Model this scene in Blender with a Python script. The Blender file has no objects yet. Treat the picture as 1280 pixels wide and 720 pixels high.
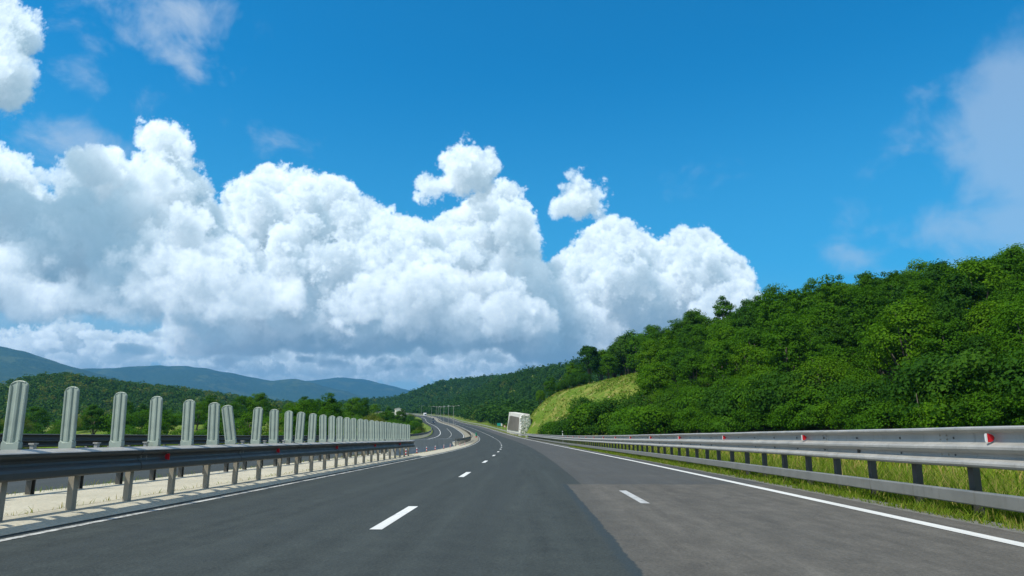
import bpy, bmesh, math, random
import numpy as np
from mathutils import Vector, Matrix
R = math.radians
scene = bpy.context.scene
COL = scene.collection
rng = np.random.default_rng(7)
random.seed(7)

# ------------------------------------------------------------------ node helper
class X:
    """a socket that can be used in arithmetic"""
    def __init__(s, nt, sock): s.nt, s.s = nt, sock
    def _m(s, op, *a, clamp=False):
        n = s.nt.nodes.new('ShaderNodeMath'); n.operation = op; n.use_clamp = clamp
        for i, v in enumerate((s,) + a):
            if isinstance(v, X): s.nt.links.new(v.s, n.inputs[i])
            else: n.inputs[i].default_value = v
        return X(s.nt, n.outputs[0])
    def __add__(s, o): return s._m('ADD', o)
    __radd__ = __add__
    def __sub__(s, o): return s._m('SUBTRACT', o)
    def __rsub__(s, o): return (s * -1.0) + o
    def __mul__(s, o): return s._m('MULTIPLY', o)
    __rmul__ = __mul__
    def __truediv__(s, o): return s._m('DIVIDE', o)
    def max(s, o): return s._m('MAXIMUM', o)
    def min(s, o): return s._m('MINIMUM', o)
    def abs(s): return s._m('ABSOLUTE')
    def pow(s, o): return s._m('POWER', o)
    def clamp(s): return s._m('ADD', 0.0, clamp=True)
    def step(s, a, b):
        n = s.nt.nodes.new('ShaderNodeMapRange'); n.interpolation_type = 'SMOOTHSTEP'
        s.nt.links.new(s.s, n.inputs[0])
        for i, v in ((1, a), (2, b)):
            if isinstance(v, X): s.nt.links.new(v.s, n.inputs[i])
            else: n.inputs[i].default_value = v
        return X(s.nt, n.outputs[0])
    def lin(s, a, b, c=0.0, d=1.0):
        n = s.nt.nodes.new('ShaderNodeMapRange')
        s.nt.links.new(s.s, n.inputs[0])
        for i, v in enumerate((a, b, c, d)): n.inputs[i + 1].default_value = v
        return X(s.nt, n.outputs[0])

def new(nt, t, **kw):
    n = nt.nodes.new(t)
    for k, v in kw.items(): setattr(n, k, v)
    return n
def put(nt, sock, v):
    if isinstance(v, X): nt.links.new(v.s, sock)
    elif isinstance(v, bpy.types.NodeSocket): nt.links.new(v, sock)
    elif isinstance(v, tuple) and len(v) == 3 and sock.type == 'RGBA': sock.default_value = (*v, 1)
    else: sock.default_value = v
def noise(nt, vec, scale, detail=4.0, rough=0.55, lac=2.0, dist=0.0, dims='3D'):
    n = new(nt, 'ShaderNodeTexNoise', noise_dimensions=dims)
    if vec is not None: put(nt, n.inputs['Vector'], vec)
    for k, v in (('Scale', scale), ('Detail', detail), ('Roughness', rough), ('Lacunarity', lac), ('Distortion', dist)):
        n.inputs[k].default_value = v
    return X(nt, n.outputs['Fac'])
def voro(nt, vec, scale, detail=0.0, rough=0.5, feature='F1', rand=1.0):
    n = new(nt, 'ShaderNodeTexVoronoi', feature=feature, normalize=False)
    if vec is not None: put(nt, n.inputs['Vector'], vec)
    n.inputs['Scale'].default_value = scale
    n.inputs['Detail'].default_value = detail
    n.inputs['Roughness'].default_value = rough
    n.inputs['Randomness'].default_value = rand
    return X(nt, n.outputs['Distance'])
def mix(nt, f, a, b, blend='MIX'):
    n = new(nt, 'ShaderNodeMix', data_type='RGBA', blend_type=blend, clamp_factor=True)
    put(nt, n.inputs[0], f); put(nt, n.inputs[6], a); put(nt, n.inputs[7], b)
    return n.outputs[2]
def vmath(nt, op, a, b=None, scale=None):
    n = new(nt, 'ShaderNodeVectorMath', operation=op)
    put(nt, n.inputs[0], a)
    if b is not None: put(nt, n.inputs[1], b)
    if scale is not None: put(nt, n.inputs['Scale'], scale)
    return n.outputs[0]

# ------------------------------------------------------------------ camera and render settings
CAM_H = 1.107
cam_d = bpy.data.cameras.new('camera'); cam = bpy.data.objects.new('camera', cam_d); COL.objects.link(cam)
cam_d.sensor_width = 36.0; cam_d.lens = 25.3125; cam_d.clip_end = 40000; cam_d.clip_start = 0.05
cam.location = (0, 0, CAM_H)
cam.rotation_euler = (math.pi / 2 + 0.20388, 0, 0.02302)
scene.camera = cam
vs = scene.view_settings
vs.view_transform = 'Standard'; vs.look = 'None'; vs.gamma = 1; vs.exposure = 0.0; vs.use_curve_mapping = False
scene.cycles.use_denoising = True
scene.cycles.max_bounces = 6; scene.cycles.diffuse_bounces = 3; scene.cycles.glossy_bounces = 2
scene.cycles.transmission_bounces = 4; scene.cycles.transparent_max_bounces = 6; scene.cycles.volume_bounces = 0

SUN_AZ, SUN_EL = R(-128), R(54)           # azimuth clockwise from +Y
SUN_DIR = Vector((math.sin(SUN_AZ) * math.cos(SUN_EL), math.cos(SUN_AZ) * math.cos(SUN_EL), math.sin(SUN_EL)))
sun_d = bpy.data.lights.new('sun', 'SUN'); sun = bpy.data.objects.new('sun', sun_d); COL.objects.link(sun)
sun_d.energy = 4.8; sun_d.angle = R(0.53); sun_d.color = (1.0, 0.95, 0.85)
sun.rotation_euler = SUN_DIR.to_track_quat('Z', 'Y').to_euler(); sun.location = (0, 0, 60)
# ------------------------------------------------------------------ sky: Nishita air; cumulus grown from puffs in a voxel volume several
# kilometres across, lit by the same sun, and projected once into the sky at infinity
def fbm_tile(n, beta, seed, kmin=1.0, kmax=1e9):
    r = np.random.default_rng(seed)
    k = np.fft.fftfreq(n) * n
    kz = np.fft.rfftfreq(n) * n
    kk = np.sqrt(k[:, None, None] ** 2 + k[None, :, None] ** 2 + kz[None, None, :] ** 2)
    kk[0, 0, 0] = 1
    a = np.where((kk < kmin) | (kk > kmax), 0, kk ** (-beta / 2))
    a[0, 0, 0] = 0
    t = np.fft.irfftn(np.fft.rfftn(r.standard_normal((n, n, n))) * a, s=(n, n, n), axes=(0, 1, 2))
    return (t / t.std()).astype(np.float32)
def worley_tile(n, cells, seed):
    r = np.random.default_rng(seed)
    pts = r.random((cells, cells, cells, 3)).astype(np.float32)
    g = (np.arange(n, dtype=np.float32) + .5) / n * cells
    ci = g.astype(int)
    best = np.full((n, n, n), 9., np.float32)
    fx = g - ci
    for dx in (-1, 0, 1):
        for dy in (-1, 0, 1):
            for dz in (-1, 0, 1):
                p = pts[np.ix_((ci + dx) % cells, (ci + dy) % cells, (ci + dz) % cells)]
                d = (p[..., 0] + dx - fx[:, None, None]) ** 2 + (p[..., 1] + dy - fx[None, :, None]) ** 2 + (p[..., 2] + dz - fx[None, None, :]) ** 2
                np.minimum(best, d, out=best)
    return np.sqrt(best)                     # 0 at the heart of a puff
def pixdir(px, py):
    x, u = (px - 640) / 900., (360 - py) / 900.
    c, s = math.cos(.20388), math.sin(.20388)
    y, z = c - u * s, s + u * c
    c, s = math.cos(-.02302), math.sin(-.02302)
    x, y = x * c + y * s, -x * s + y * c
    return x / y, z / y
def make_clouds(SUN, NU=1560, NV=660, U0=-.92, U1=.84, V0=-.03, V1=.73, h=.042):
    rr = np.random.default_rng(11)
    n = 96
    F = fbm_tile(n, 3.6, 1)                  # soft large-scale turbulence
    B = 1.0 * worley_tile(n, 5, 2) + .5 * worley_tile(n, 11, 3) + .25 * worley_tile(n, 23, 4)
    B = (B.mean() - B) / B.std(); B = B.astype(np.float32)      # cauliflower
    FF = fbm_tile(n, 3.2, 5)
    X0, X1, Y0, Y1, Z0, Z1 = -15., 9., 4.4, 19., .55, 4.4
    nx, ny, nz = int((X1 - X0) / h), int((Y1 - Y0) / h), int((Z1 - Z0) / h)
    sd = np.full((ny, nz, nx), -.6, np.float32)      # signed depth inside the puffs, km
    xs = X0 + (np.arange(nx) + .5) * h; ys = Y0 + (np.arange(ny) + .5) * h; zs = Z0 + (np.arange(nz) + .5) * h
    def puff(px, py, r, Y, sq=1.0, dens=1.0):
        u, v = pixdir(px, py); R = r / 900. * Y
        c = (u * Y, Y, v * Y)
        ext = R + .6
        i0, i1 = np.searchsorted(xs, (c[0] - ext, c[0] + ext)); j0, j1 = np.searchsorted(ys, (c[1] - ext, c[1] + ext)); k0, k1 = np.searchsorted(zs, (c[2] - ext, c[2] + ext))
        if i0 >= i1 or j0 >= j1 or k0 >= k1: return
        d = R - np.sqrt(((xs[i0:i1] - c[0]) ** 2)[None, None, :] + ((ys[j0:j1] - c[1]) ** 2)[:, None, None] + (((zs[k0:k1] - c[2]) / sq) ** 2)[None, :, None])
        s = sd[j0:j1, k0:k1, i0:i1]
        kk = .06
        m = np.maximum(s, d); m = m + np.maximum(kk - np.abs(s - d), 0) ** 2 / (4 * kk)
        sd[j0:j1, k0:k1, i0:i1] = m
    def bank(outline, base, Y, thick, count, rmin=6, rmax=38, bias=.6, yvar=0.0):
        ox = np.array([p[0] for p in outline], float); oy = np.array([p[1] for p in outline], float)
        dx = np.arange(ox[0], ox[-1], 2.); dy = np.interp(dx, ox, oy)
        for _ in range(count):
            x = rr.uniform(ox[0], ox[-1]); top = np.interp(x, ox, oy)
            y = top + (base - top) * rr.random() ** (1 / bias) + 2
            if y > base: continue
            d = np.sqrt((dx - x) ** 2 + (dy - y) ** 2).min()
            r = min(d * .97, rmax, (base - y) * 1.0 + 12)
            if r < rmin: continue
            depth = min(1.0, (y - top) / 90. + .25)
            puff(x, y, r, Y + rr.normal() * thick * depth + yvar * (x - 640) / 640.)
    # right cumulus
    bank([(640, 470), (652, 400), (668, 372), (678, 348), (700, 324), (722, 302), (745, 285), (768, 272), (796, 286), (822, 312), (848, 291), (876, 287), (898, 300), (918, 326), (936, 346), (948, 385), (956, 440)], 440, 10.5, .5, 1100)
    # great central bank
    bank([(210, 420), (262, 300), (286, 240), (320, 216), (355, 210), (400, 223), (440, 236), (470, 256), (500, 272), (535, 284), (570, 272), (592, 252), (616, 234), (636, 232), (656, 252), (668, 287), (676, 330), (690, 400), (720, 450)], 424, 9.5, .7, 1900)
    # left tower and the heap beneath it
    bank([(-160, 190), (0, 186), (25, 198), (50, 226), (66, 250), (84, 206), (104, 186), (124, 182), (142, 176), (152, 202), (166, 208), (182, 158), (200, 150), (216, 162), (232, 168), (244, 206), (262, 240), (290, 290), (330, 340), (370, 420)], 372, 6.8, .45, 1400)
    # lower, nearer grey banks with flat bases
    bank([(-160, 300), (0, 312), (50, 330), (110, 352), (180, 318), (260, 322), (330, 352), (400, 376), (430, 382)], 378, 5.4, .3, 500, rmax=30)
    bank([(380, 400), (450, 340), (520, 318), (580, 345), (640, 352), (690, 400)], 408, 7.6, .4, 350, rmax=34)
    # far rows low over the hills: separate heaps with lit heads
    for y0, Y, hh, cnt, w0 in ((432, 12.5, 34, 20, 90), (452, 15.5, 28, 26, 75), (466, 18.0, 18, 16, 80)):
        for q in range(cnt):
            cx = rr.uniform(-180, 720); w_ = w0 * rr.uniform(.5, 1.3); t_ = hh * rr.uniform(.5, 1.25)
            bank([(cx - w_, y0), (cx - w_ * .6, y0 - t_ * .55), (cx - w_ * .2, y0 - t_ * .9), (cx + w_ * .15, y0 - t_), (cx + w_ * .6, y0 - t_ * .5), (cx + w_, y0)], y0 + 3, Y + rr.normal() * .3, .25, 50, rmin=3, rmax=15)
    for _ in range(110):                            # torn flat scraps under the bank
        x = rr.uniform(-150, 760); puff(x, 418 + 45 * rr.random(), rr.uniform(6, 20), rr.uniform(8., 12.), sq=.30)
    # separate puffs
    bank([(528, 240), (542, 216), (562, 200), (582, 180), (612, 170), (632, 176), (630, 206), (616, 220), (592, 238)], 238, 7.5, .10, 320, rmin=4, rmax=26)
    bank([(697, 258), (702, 242), (722, 228), (744, 228), (750, 250), (748, 262)], 258, 7.5, .08, 160, rmin=4, rmax=14)
    bank([(698, 228), (706, 212), (722, 210), (724, 226)], 230, 7.5, .05, 30, rmin=3, rmax=9)
    bank([(-120, -60), (-20, -30), (20, -4), (40, 2), (56, 8), (60, 34), (96, 64), (104, 84), (84, 100), (50, 124), (10, 130)], 122, 5.2, .25, 330, rmin=4, rmax=27)
    def tile(T, size, off):                  # separable lookup of a periodic tile on a lattice
        def f(yv, zv, xv):
            a = [(((q / size + o) % 1) * n).astype(int) % n for q, o in zip((yv, zv, xv), off)]
            return T[np.ix_(*a)]
        return f
    big = tile(F, 6.0, (.1, .2, .3)); bil = tile(B, 2.6, (.5, .1, .7)); bil2 = tile(B, 1.1, (.2, .9, .4)); fin = tile(FF, .9, (.3, .4, .2))
    sharp = np.clip((zs - .85) / .9, 0, 1)[None, :, None].astype(np.float32)
    near = np.clip((sd + .22) / .2, 0, 1)           # no crumbs far outside the puffs
    sd += (big(ys, zs, xs) * .04 + bil(ys, zs, xs) * .080 + bil2(ys, zs, xs) * .050 - .012) * near
    soft = .08 + .20 * (1 - sharp)                  # crisp heads, ragged soft feet
    dens = np.clip(sd / soft, 0, 1)
    # optical depth towards the sun and straight up
    EXT = 9.0
    tau = np.zeros_like(dens); up = np.zeros_like(dens)
    sx, sy, sz = SUN
    step = h / sz
    ax, ay = sx / sz, sy / sz                # shift in voxels per layer
    acc = np.zeros((ny, nx), np.float32); ua = np.zeros((ny, nx), np.float32)
    def shift(a, dy, dx):
        iy, ix = math.floor(dy), math.floor(dx); fy, fx = dy - iy, dx - ix
        r = 0
        for oy, wy in ((iy, 1 - fy), (iy + 1, fy)):
            for ox, wx in ((ix, 1 - fx), (ix + 1, fx)):
                r = r + np.roll(np.roll(a, -oy, 0), -ox, 1) * (wy * wx)
        return r
    for k in range(nz - 1, -1, -1):
        acc = shift(acc, ay, ax); tau[:, k] = acc + dens[:, k] * step * .5; acc = acc + dens[:, k] * step
        up[:, k] = ua; ua = ua * .985 + dens[:, k] * h
    # light from the open side (towards the viewer and sideways)
    side = np.zeros_like(dens); a = np.zeros((nz, nx), np.float32)
    for j in range(ny):
        side[j] = a; a = a * .93 + dens[j] * h
    tau *= EXT; up *= EXT; side *= EXT
    sun = .50 * np.exp(-tau) + .36 * np.exp(-tau * .28) + .20 * np.exp(-tau * .08)
    amb = .55 * np.exp(-up * .16) + .45 * np.exp(-side * .10)
    hz = np.clip((zs - .6) / 1.6, 0, 1)[None, :, None]
    amb *= .82 + .18 * hz
    # march outwards through planes y = const; on each the lattice of rays is separable
    uu = U0 + (np.arange(NU) + .5) / NU * (U1 - U0); vv = V0 + (np.arange(NV) + .5) / NV * (V1 - V0)
    T = np.ones((NV, NU), np.float32); S = np.zeros((NV, NU), np.float32); A = np.zeros((NV, NU), np.float32); DD = np.zeros((NV, NU), np.float32)
    Y = Y0 + h
    while Y < Y1 - h * 2:
        dY = .045 * Y / 8.
        fj = (Y - Y0) / h - .5; j = int(fj); f = fj - j
        gx = (uu * Y - X0) / h - .5; gz = (vv * Y - Z0) / h - .5
        ru = np.nonzero((gx > 0) & (gx < nx - 2))[0]; rv = np.nonzero((gz > 0) & (gz < nz - 2))[0]
        if len(ru) and len(rv):
            sl = slice(rv[0], rv[-1] + 1), slice(ru[0], ru[-1] + 1)
            gx = gx[sl[1]]; gz = gz[sl[0]]
            ix = gx.astype(int); wx = (gx - ix).astype(np.float32); iz = gz.astype(int); wz = (gz - iz).astype(np.float32)[:, None]
            def samp(V):
                q = V[j] * (1 - f) + V[j + 1] * f
                q = q[:, ix] * (1 - wx) + q[:, ix + 1] * wx
                return q[iz] * (1 - wz) + q[iz + 1] * wz
            s = samp(sd)
            if s.max() > -.08:
                xv, zv = uu[sl[1]] * Y, vv[sl[0]] * Y
                s_in = s
                s = s + fin(np.array([Y]), zv, xv)[0] * .028 + tile(B, .47, (.6, .3, .1))(np.array([Y]), zv, xv)[0] * .016
                s = s + tile(B, .21, (.2, .8, .5))(np.array([Y]), zv, xv)[0] * .010
                sf = .06 + .16 * (1 - np.clip((zv - .85) / .9, 0, 1))[:, None]
                d = np.clip(s / sf, 0, 1) * EXT * 1.5 * dY
                al = 1 - np.exp(-d)
                w = T[sl] * al
                cav = np.clip(.94 + (s - s_in) * 3.6, .62, 1.2)      # hollows between the bumps see less light
                S[sl] += w * samp(sun) * cav; A[sl] += w * samp(amb); DD[sl] += w * Y
                T[sl] *= 1 - al
        Y += dY
    a = 1 - T
    return S, A, DD, a, (U0, U1, V0, V1)

SKY_STRENGTH = 0.112
def pix(px, py):
    u, v = pixdir(px, py)
    return math.atan(u), math.atan(v / math.hypot(1, u))
def build_sky():
    S, A, DD, a, (U0, U1, V0, V1) = make_clouds(tuple(SUN_DIR))
    NV, NU = a.shape
    buf = np.empty((NV, NU, 4), np.float32)
    buf[..., 0], buf[..., 1], buf[..., 3] = S, A, a
    buf[..., 2] = a - np.where(a > 1e-4, a * np.exp(-DD / np.maximum(a, 1e-4) * .04), 0)
    img = bpy.data.images.new('cloud_field', NU, NV, alpha=True, float_buffer=True)
    img.colorspace_settings.name = 'Non-Color'; img.alpha_mode = 'CHANNEL_PACKED'
    img.pixels.foreach_set(buf.ravel()); img.update()
    w = bpy.data.worlds.new('World'); scene.world = w; w.use_nodes = True
    w.cycles.sampling_method = 'MANUAL'; w.cycles.sample_map_resolution = 512
    nt = w.node_tree; nt.nodes.clear()
    out = new(nt, 'ShaderNodeOutputWorld'); bg = new(nt, 'ShaderNodeBackground')
    nt.links.new(bg.outputs[0], out.inputs[0]); bg.inputs['Strength'].default_value = SKY_STRENGTH
    sky = new(nt, 'ShaderNodeTexSky', sky_type='NISHITA', sun_disc=False)
    sky.sun_elevation = SUN_EL; sky.sun_rotation = SUN_AZ
    sky.altitude = 300; sky.air_density = 1.0; sky.dust_density = 0.3; sky.ozone_density = 3.0
    tc = new(nt, 'ShaderNodeTexCoord')
    D = tc.outputs['Generated']
    sep = new(nt, 'ShaderNodeSeparateXYZ'); nt.links.new(D, sep.inputs[0])
    x, y, z = (X(nt, sep.outputs[i]) for i in range(3))
    az = x._m('ARCTAN2', y); el = z._m('ARCSINE')
    yy = y.max(.05)
    uv = new(nt, 'ShaderNodeCombineXYZ')
    put(nt, uv.inputs[0], ((x / yy) - U0) * (1 / (U1 - U0))); put(nt, uv.inputs[1], ((z / yy) - V0) * (1 / (V1 - V0)))
    tex = new(nt, 'ShaderNodeTexImage', interpolation='Cubic', extension='CLIP'); tex.image = img
    nt.links.new(uv.outputs[0], tex.inputs[0])
    sc = new(nt, 'ShaderNodeSeparateColor'); nt.links.new(tex.outputs[0], sc.inputs[0])
    front = y.step(.3, .4)
    cs, ca, ch = (X(nt, sc.outputs[i]) * front for i in range(3)); alpha = X(nt, tex.outputs[1]) * front
    W = 1.0 / SKY_STRENGTH
    col = mix(nt, 1.0, sky.outputs[0], SKY_TINT, 'MULTIPLY')
    col = mix(nt, el.step(.52, .12) * .38, col, (W * .14, W * .50, W * .72))      # paler towards the horizon
    comb = new(nt, 'ShaderNodeCombineXYZ'); put(nt, comb.inputs[0], az); put(nt, comb.inputs[1], el * 1.15)
    P = comb.outputs[0]
    # thin wisps
    def ell(px, py, rx, ry):
        a, e = pix(px, py); rx /= 900.; ry /= 900.
        dx = (az - a) / rx; dy = (el - e) / ry
        return (1.0 - (dx * dx + dy * dy)._m('SQRT')) * ry
    wis = None
    for q in ((1325, 180, 120, 150), (1185, 290, 115, 44), (1066, 320, 45, 22), (1290, 70, 60, 60), (160, 36, 48, 28), (215, 4, 60, 30), (240, 75, 40, 22), (205, 118, 38, 14), (60, 176, 60, 26), (350, 176, 22, 14), (856, 246, 34, 20), (1128, 190, 40, 26), (1195, 118, 14, 10), (110, 60, 40, 30)):
        wis = ell(*q) if wis is None else wis.max(ell(*q))
    wn = new(nt, 'ShaderNodeTexNoise'); nt.links.new(P, wn.inputs['Vector'])
    for k, v in (('Scale', 11), ('Detail', 8), ('Roughness', .58), ('Distortion', .4)): wn.inputs[k].default_value = v
    wf = wis + (X(nt, wn.outputs['Fac']) - .5) * .22
    col = mix(nt, wf.step(-.010, .075) * (.42 + .33 * az.step(.1, -.2)), col, (W * .62, W * .74, W * .86))
    # milky air low over the hills, streaked with far flat clouds
    s5 = new(nt, 'ShaderNodeCombineXYZ'); put(nt, s5.inputs[0], az); put(nt, s5.inputs[1], el * 5.0)
    st = noise(nt, s5.outputs[0], 6.0, 6, .55, dist=.3)
    side = az.step(.50, .05)
    low = el.step(.235, .10) * side
    col = mix(nt, low * .92, col, (W * .36, W * .60, W * .75))
    col = mix(nt, st.step(.50, .66) * low * .6, col, (W * .58, W * .76, W * .84))
    # clouds: sunlit part, skylit part, air in front of them
    c1 = mix(nt, 1.0, (W * SUNC[0], W * SUNC[1], W * SUNC[2]), (0, 0, 0), 'MIX')
    def mulc(fac, c):
        n = new(nt, 'ShaderNodeVectorMath', operation='SCALE'); n.inputs[0].default_value = tuple(W * q for q in c); put(nt, n.inputs['Scale'], fac); return n.outputs[0]
    lit = vmath(nt, 'ADD', mulc(cs, SUNC), mulc(ca, AMBC))
    veil = ch / alpha.max(.001)
    lit = vmath(nt, 'ADD', vmath(nt, 'SCALE', lit, scale=1.0 - veil), mulc(ch, (.46, .65, .76)))
    k = el.step(.115, .045) * .55              # the feet sink into the milky air
    lit = vmath(nt, 'ADD', vmath(nt, 'SCALE', lit, scale=1.0 - k), mulc(alpha * k, (.40, .60, .70)))
    lit = vmath(nt, 'ADD', lit, vmath(nt, 'SCALE', col, scale=1.0 - alpha))
    # unseen broken cloud added overhead and behind, to neutralise the blue fill light
    rest = (1.0 - y.step(.28, .45)).max(el.step(.66, .85)) * el.step(-.02, .1)
    wide = noise(nt, D, 2.6, 6, .58).step(.42, .60) * rest
    lit = mix(nt, wide * .92, lit, (W * .86, W * .82, W * .76))
    nt.links.new(lit, bg.inputs['Color'])
SKY_TINT = (0.02, 1.13, 1.55)
SUNC = (1.26, 1.22, 1.17); AMBC = (.125, .335, .46)
build_sky()
# ------------------------------------------------------------------ mesh and object helpers
def tag(o, label=None, cat=None, group=None, kind=None):
    if label: o['label'] = label
    if cat: o['category'] = cat
    if group: o['group'] = group
    if kind: o['kind'] = kind
    return o
def empty(name, loc, rz=0.0, **kw):
    o = bpy.data.objects.new(name, None); COL.objects.link(o); o.empty_display_size = .2
    o.location = loc; o.rotation_euler = (0, 0, rz)
    return tag(o, **kw)
def link(name, me, parent=None, **kw):
    o = bpy.data.objects.new(name, me); COL.objects.link(o)
    if parent: o.parent = parent
    return tag(o, **kw)
def mesh_np(name, V, F, mats=(), smooth=False, midx=None):
    """V (n,3), F (m,k) arrays"""
    V = np.asarray(V, np.float32).reshape(-1, 3); F = np.asarray(F, np.int32); k = F.shape[1]
    me = bpy.data.meshes.new(name)
    me.vertices.add(len(V)); me.vertices.foreach_set('co', V.ravel())
    me.loops.add(F.size); me.loops.foreach_set('vertex_index', F.ravel())
    me.polygons.add(len(F)); me.polygons.foreach_set('loop_start', np.arange(0, F.size, k, dtype=np.int32))
    if midx is not None: me.polygons.foreach_set('material_index', np.asarray(midx, np.int32))
    for m in (mats if isinstance(mats, (list, tuple)) else [mats]): me.materials.append(m)
    me.polygons.foreach_set('use_smooth', np.full(len(F), smooth))
    me.update(calc_edges=True); me.validate()
    return me
class MB:
    """collects shapes into one mesh"""
    def __init__(s): s.v, s.f = [], []
    def add(s, verts, faces):
        o = len(s.v); s.v += [tuple(map(float, q)) for q in verts]; s.f += [tuple(i + o for i in f) for f in faces]; return s
    def prism(s, pts, axis_o, ax, ay, az, depth):
        """polygon pts (a,b) in the ax/ay plane at axis_o, pushed along az by depth"""
        o, ax, ay, az = Vector(axis_o), Vector(ax), Vector(ay), Vector(az); n = len(pts)
        a = [o + ax * p + ay * q for p, q in pts]; b = [v + az * depth for v in a]
        fs = [tuple(range(n))[::-1], tuple(range(n, 2 * n))] + [(i, (i + 1) % n, n + (i + 1) % n, n + i) for i in range(n)]
        return s.add(a + b, fs)
    def box(s, c, sz, ax=(1, 0, 0), ay=(0, 1, 0), az=(0, 0, 1), taper=1.0):
        c, ax, ay, az = Vector(c), Vector(ax), Vector(ay), Vector(az); x, y, z = (q / 2 for q in sz)
        vs = [c + ax * (i * x * (taper if k > 0 else 1)) + ay * (j * y * (taper if k > 0 else 1)) + az * (k * z) for k in (-1, 1) for j in (-1, 1) for i in (-1, 1)]
        return s.add(vs, [(0, 2, 3, 1), (4, 5, 7, 6), (0, 1, 5, 4), (2, 6, 7, 3), (0, 4, 6, 2), (1, 3, 7, 5)])
    def tube(s, pts, radii, n=8):
        rings = []
        for i, p in enumerate(pts):
            p = Vector(p); d = (Vector(pts[min(i + 1, len(pts) - 1)]) - Vector(pts[max(i - 1, 0)])).normalized()
            a = d.orthogonal().normalized(); b = d.cross(a)
            rings.append([p + (a * math.cos(6.28318 * k / n) + b * math.sin(6.28318 * k / n)) * radii[i] for k in range(n)])
        vs = [v for r in rings for v in r]
        fs = [(i * n + k, i * n + (k + 1) % n, (i + 1) * n + (k + 1) % n, (i + 1) * n + k) for i in range(len(pts) - 1) for k in range(n)]
        fs += [tuple(range(n))[::-1], tuple(range((len(pts) - 1) * n, len(pts) * n))]
        return s.add(vs, fs)
    def mesh(s, name, mat, bevel=0.0, smooth=False):
        me = bpy.data.meshes.new(name); me.from_pydata(s.v, [], s.f)
        if bevel:
            bm = bmesh.new(); bm.from_mesh(me)
            bmesh.ops.bevel(bm, geom=bm.edges[:], offset=bevel, segments=1, affect='EDGES', profile=.5)
            bm.to_mesh(me); bm.free()
        for m in (mat if isinstance(mat, (list, tuple)) else [mat]): me.materials.append(m)
        me.polygons.foreach_set('use_smooth', np.full(len(me.polygons), smooth)); me.update()
        return me
    def build(s, name, mat, parent=None, bevel=0.0, smooth=False, **kw):
        return link(name, s.mesh(name, mat, bevel, smooth), parent, **kw)

# ------------------------------------------------------------------ the line of the road
KS = [0, 42, 82, 122, 162, 202, 262, 332, 422, 522, 652, 802, 1002, 1302]
KK = [0.225, 0.413, 0.551, 0.275, 0.324, 0.479, 0.637, 0.416, 0.174, -0.481, 0.629, 1.313, 1.349, 1.349]
KG = [0.0, -0.133, 0.229, 0.652, 0.816, 1.386, 2.686, 4.051, 3.455, 3.782, 4.45, 4.638, 4.687, 4.687]
SS = np.arange(0, 1300, 1.0)
_th = np.cumsum(np.interp(SS, KS, KK) * 1e-3); _x = np.cumsum(-np.sin(_th)); _y = np.cumsum(np.cos(_th)) - 1.0; _z = np.cumsum(np.interp(SS, KS, KG) * 1e-2)
SS = np.r_[-100, SS]; _th = np.r_[0, _th]; _x = np.r_[0, _x]; _y = np.r_[-100, _y]; _z = np.r_[0, _z]
def P(s, t, z=0.0):
    s = np.asarray(s, float); th = np.interp(s, SS, _th)
    return np.stack(np.broadcast_arrays(np.interp(s, SS, _x) + t * np.cos(th), np.interp(s, SS, _y) + t * np.sin(th), np.interp(s, SS, _z) + z), -1)
def PV(s, t, z=0.0): return Vector(P(s, t, z))
def TH(s): return float(np.interp(s, SS, _th))
def frame(s):                               # right-hand side, forward
    a = TH(s); return Vector((math.cos(a), math.sin(a), 0)), Vector((-math.sin(a), math.cos(a), 0))
def st_of(x, y):
    """road coordinates of points (vectorised, coarse)"""
    idx = np.arange(0, len(SS), 8)
    d = (x[..., None] - _x[idx]) ** 2 + (y[..., None] - _y[idx]) ** 2
    j = idx[np.argmin(d, -1)]
    dx, dy = x - _x[j], y - _y[j]
    return SS[j] + dx * -np.sin(_th[j]) + dy * np.cos(_th[j]), dx * np.cos(_th[j]) + dy * np.sin(_th[j])
def sms(a, b, v): q = np.clip((v - a) / (b - a), 0, 1); return q * q * (3 - 2 * q)
def grid(name, G, mat, uv=None, smooth=True, parent=None, **kw):
    n, m = G.shape[:2]; i = np.arange(n * m).reshape(n, m)
    F = np.stack([i[:-1, :-1], i[:-1, 1:], i[1:, 1:], i[1:, :-1]], -1).reshape(-1, 4)
    me = mesh_np(name, G, F, mat, smooth)
    if uv is not None:
        u = me.uv_layers.new(name='road'); u.data.foreach_set('uv', np.asarray(uv, np.float32).reshape(-1, 2)[F.ravel()].ravel())
    return link(name, me, parent, **kw)
def strip(name, s, ts, mat, z=0.0, parent=None, **kw):
    s = np.asarray(s, float); ts = np.asarray(ts, float)
    S_, T_ = np.meshgrid(s, ts, indexing='ij'); Z_ = np.broadcast_to(np.asarray(z, float), S_.shape)
    return grid(name, P(S_, T_, Z_), mat, np.stack([S_, T_], -1), parent=parent, **kw)
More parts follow.
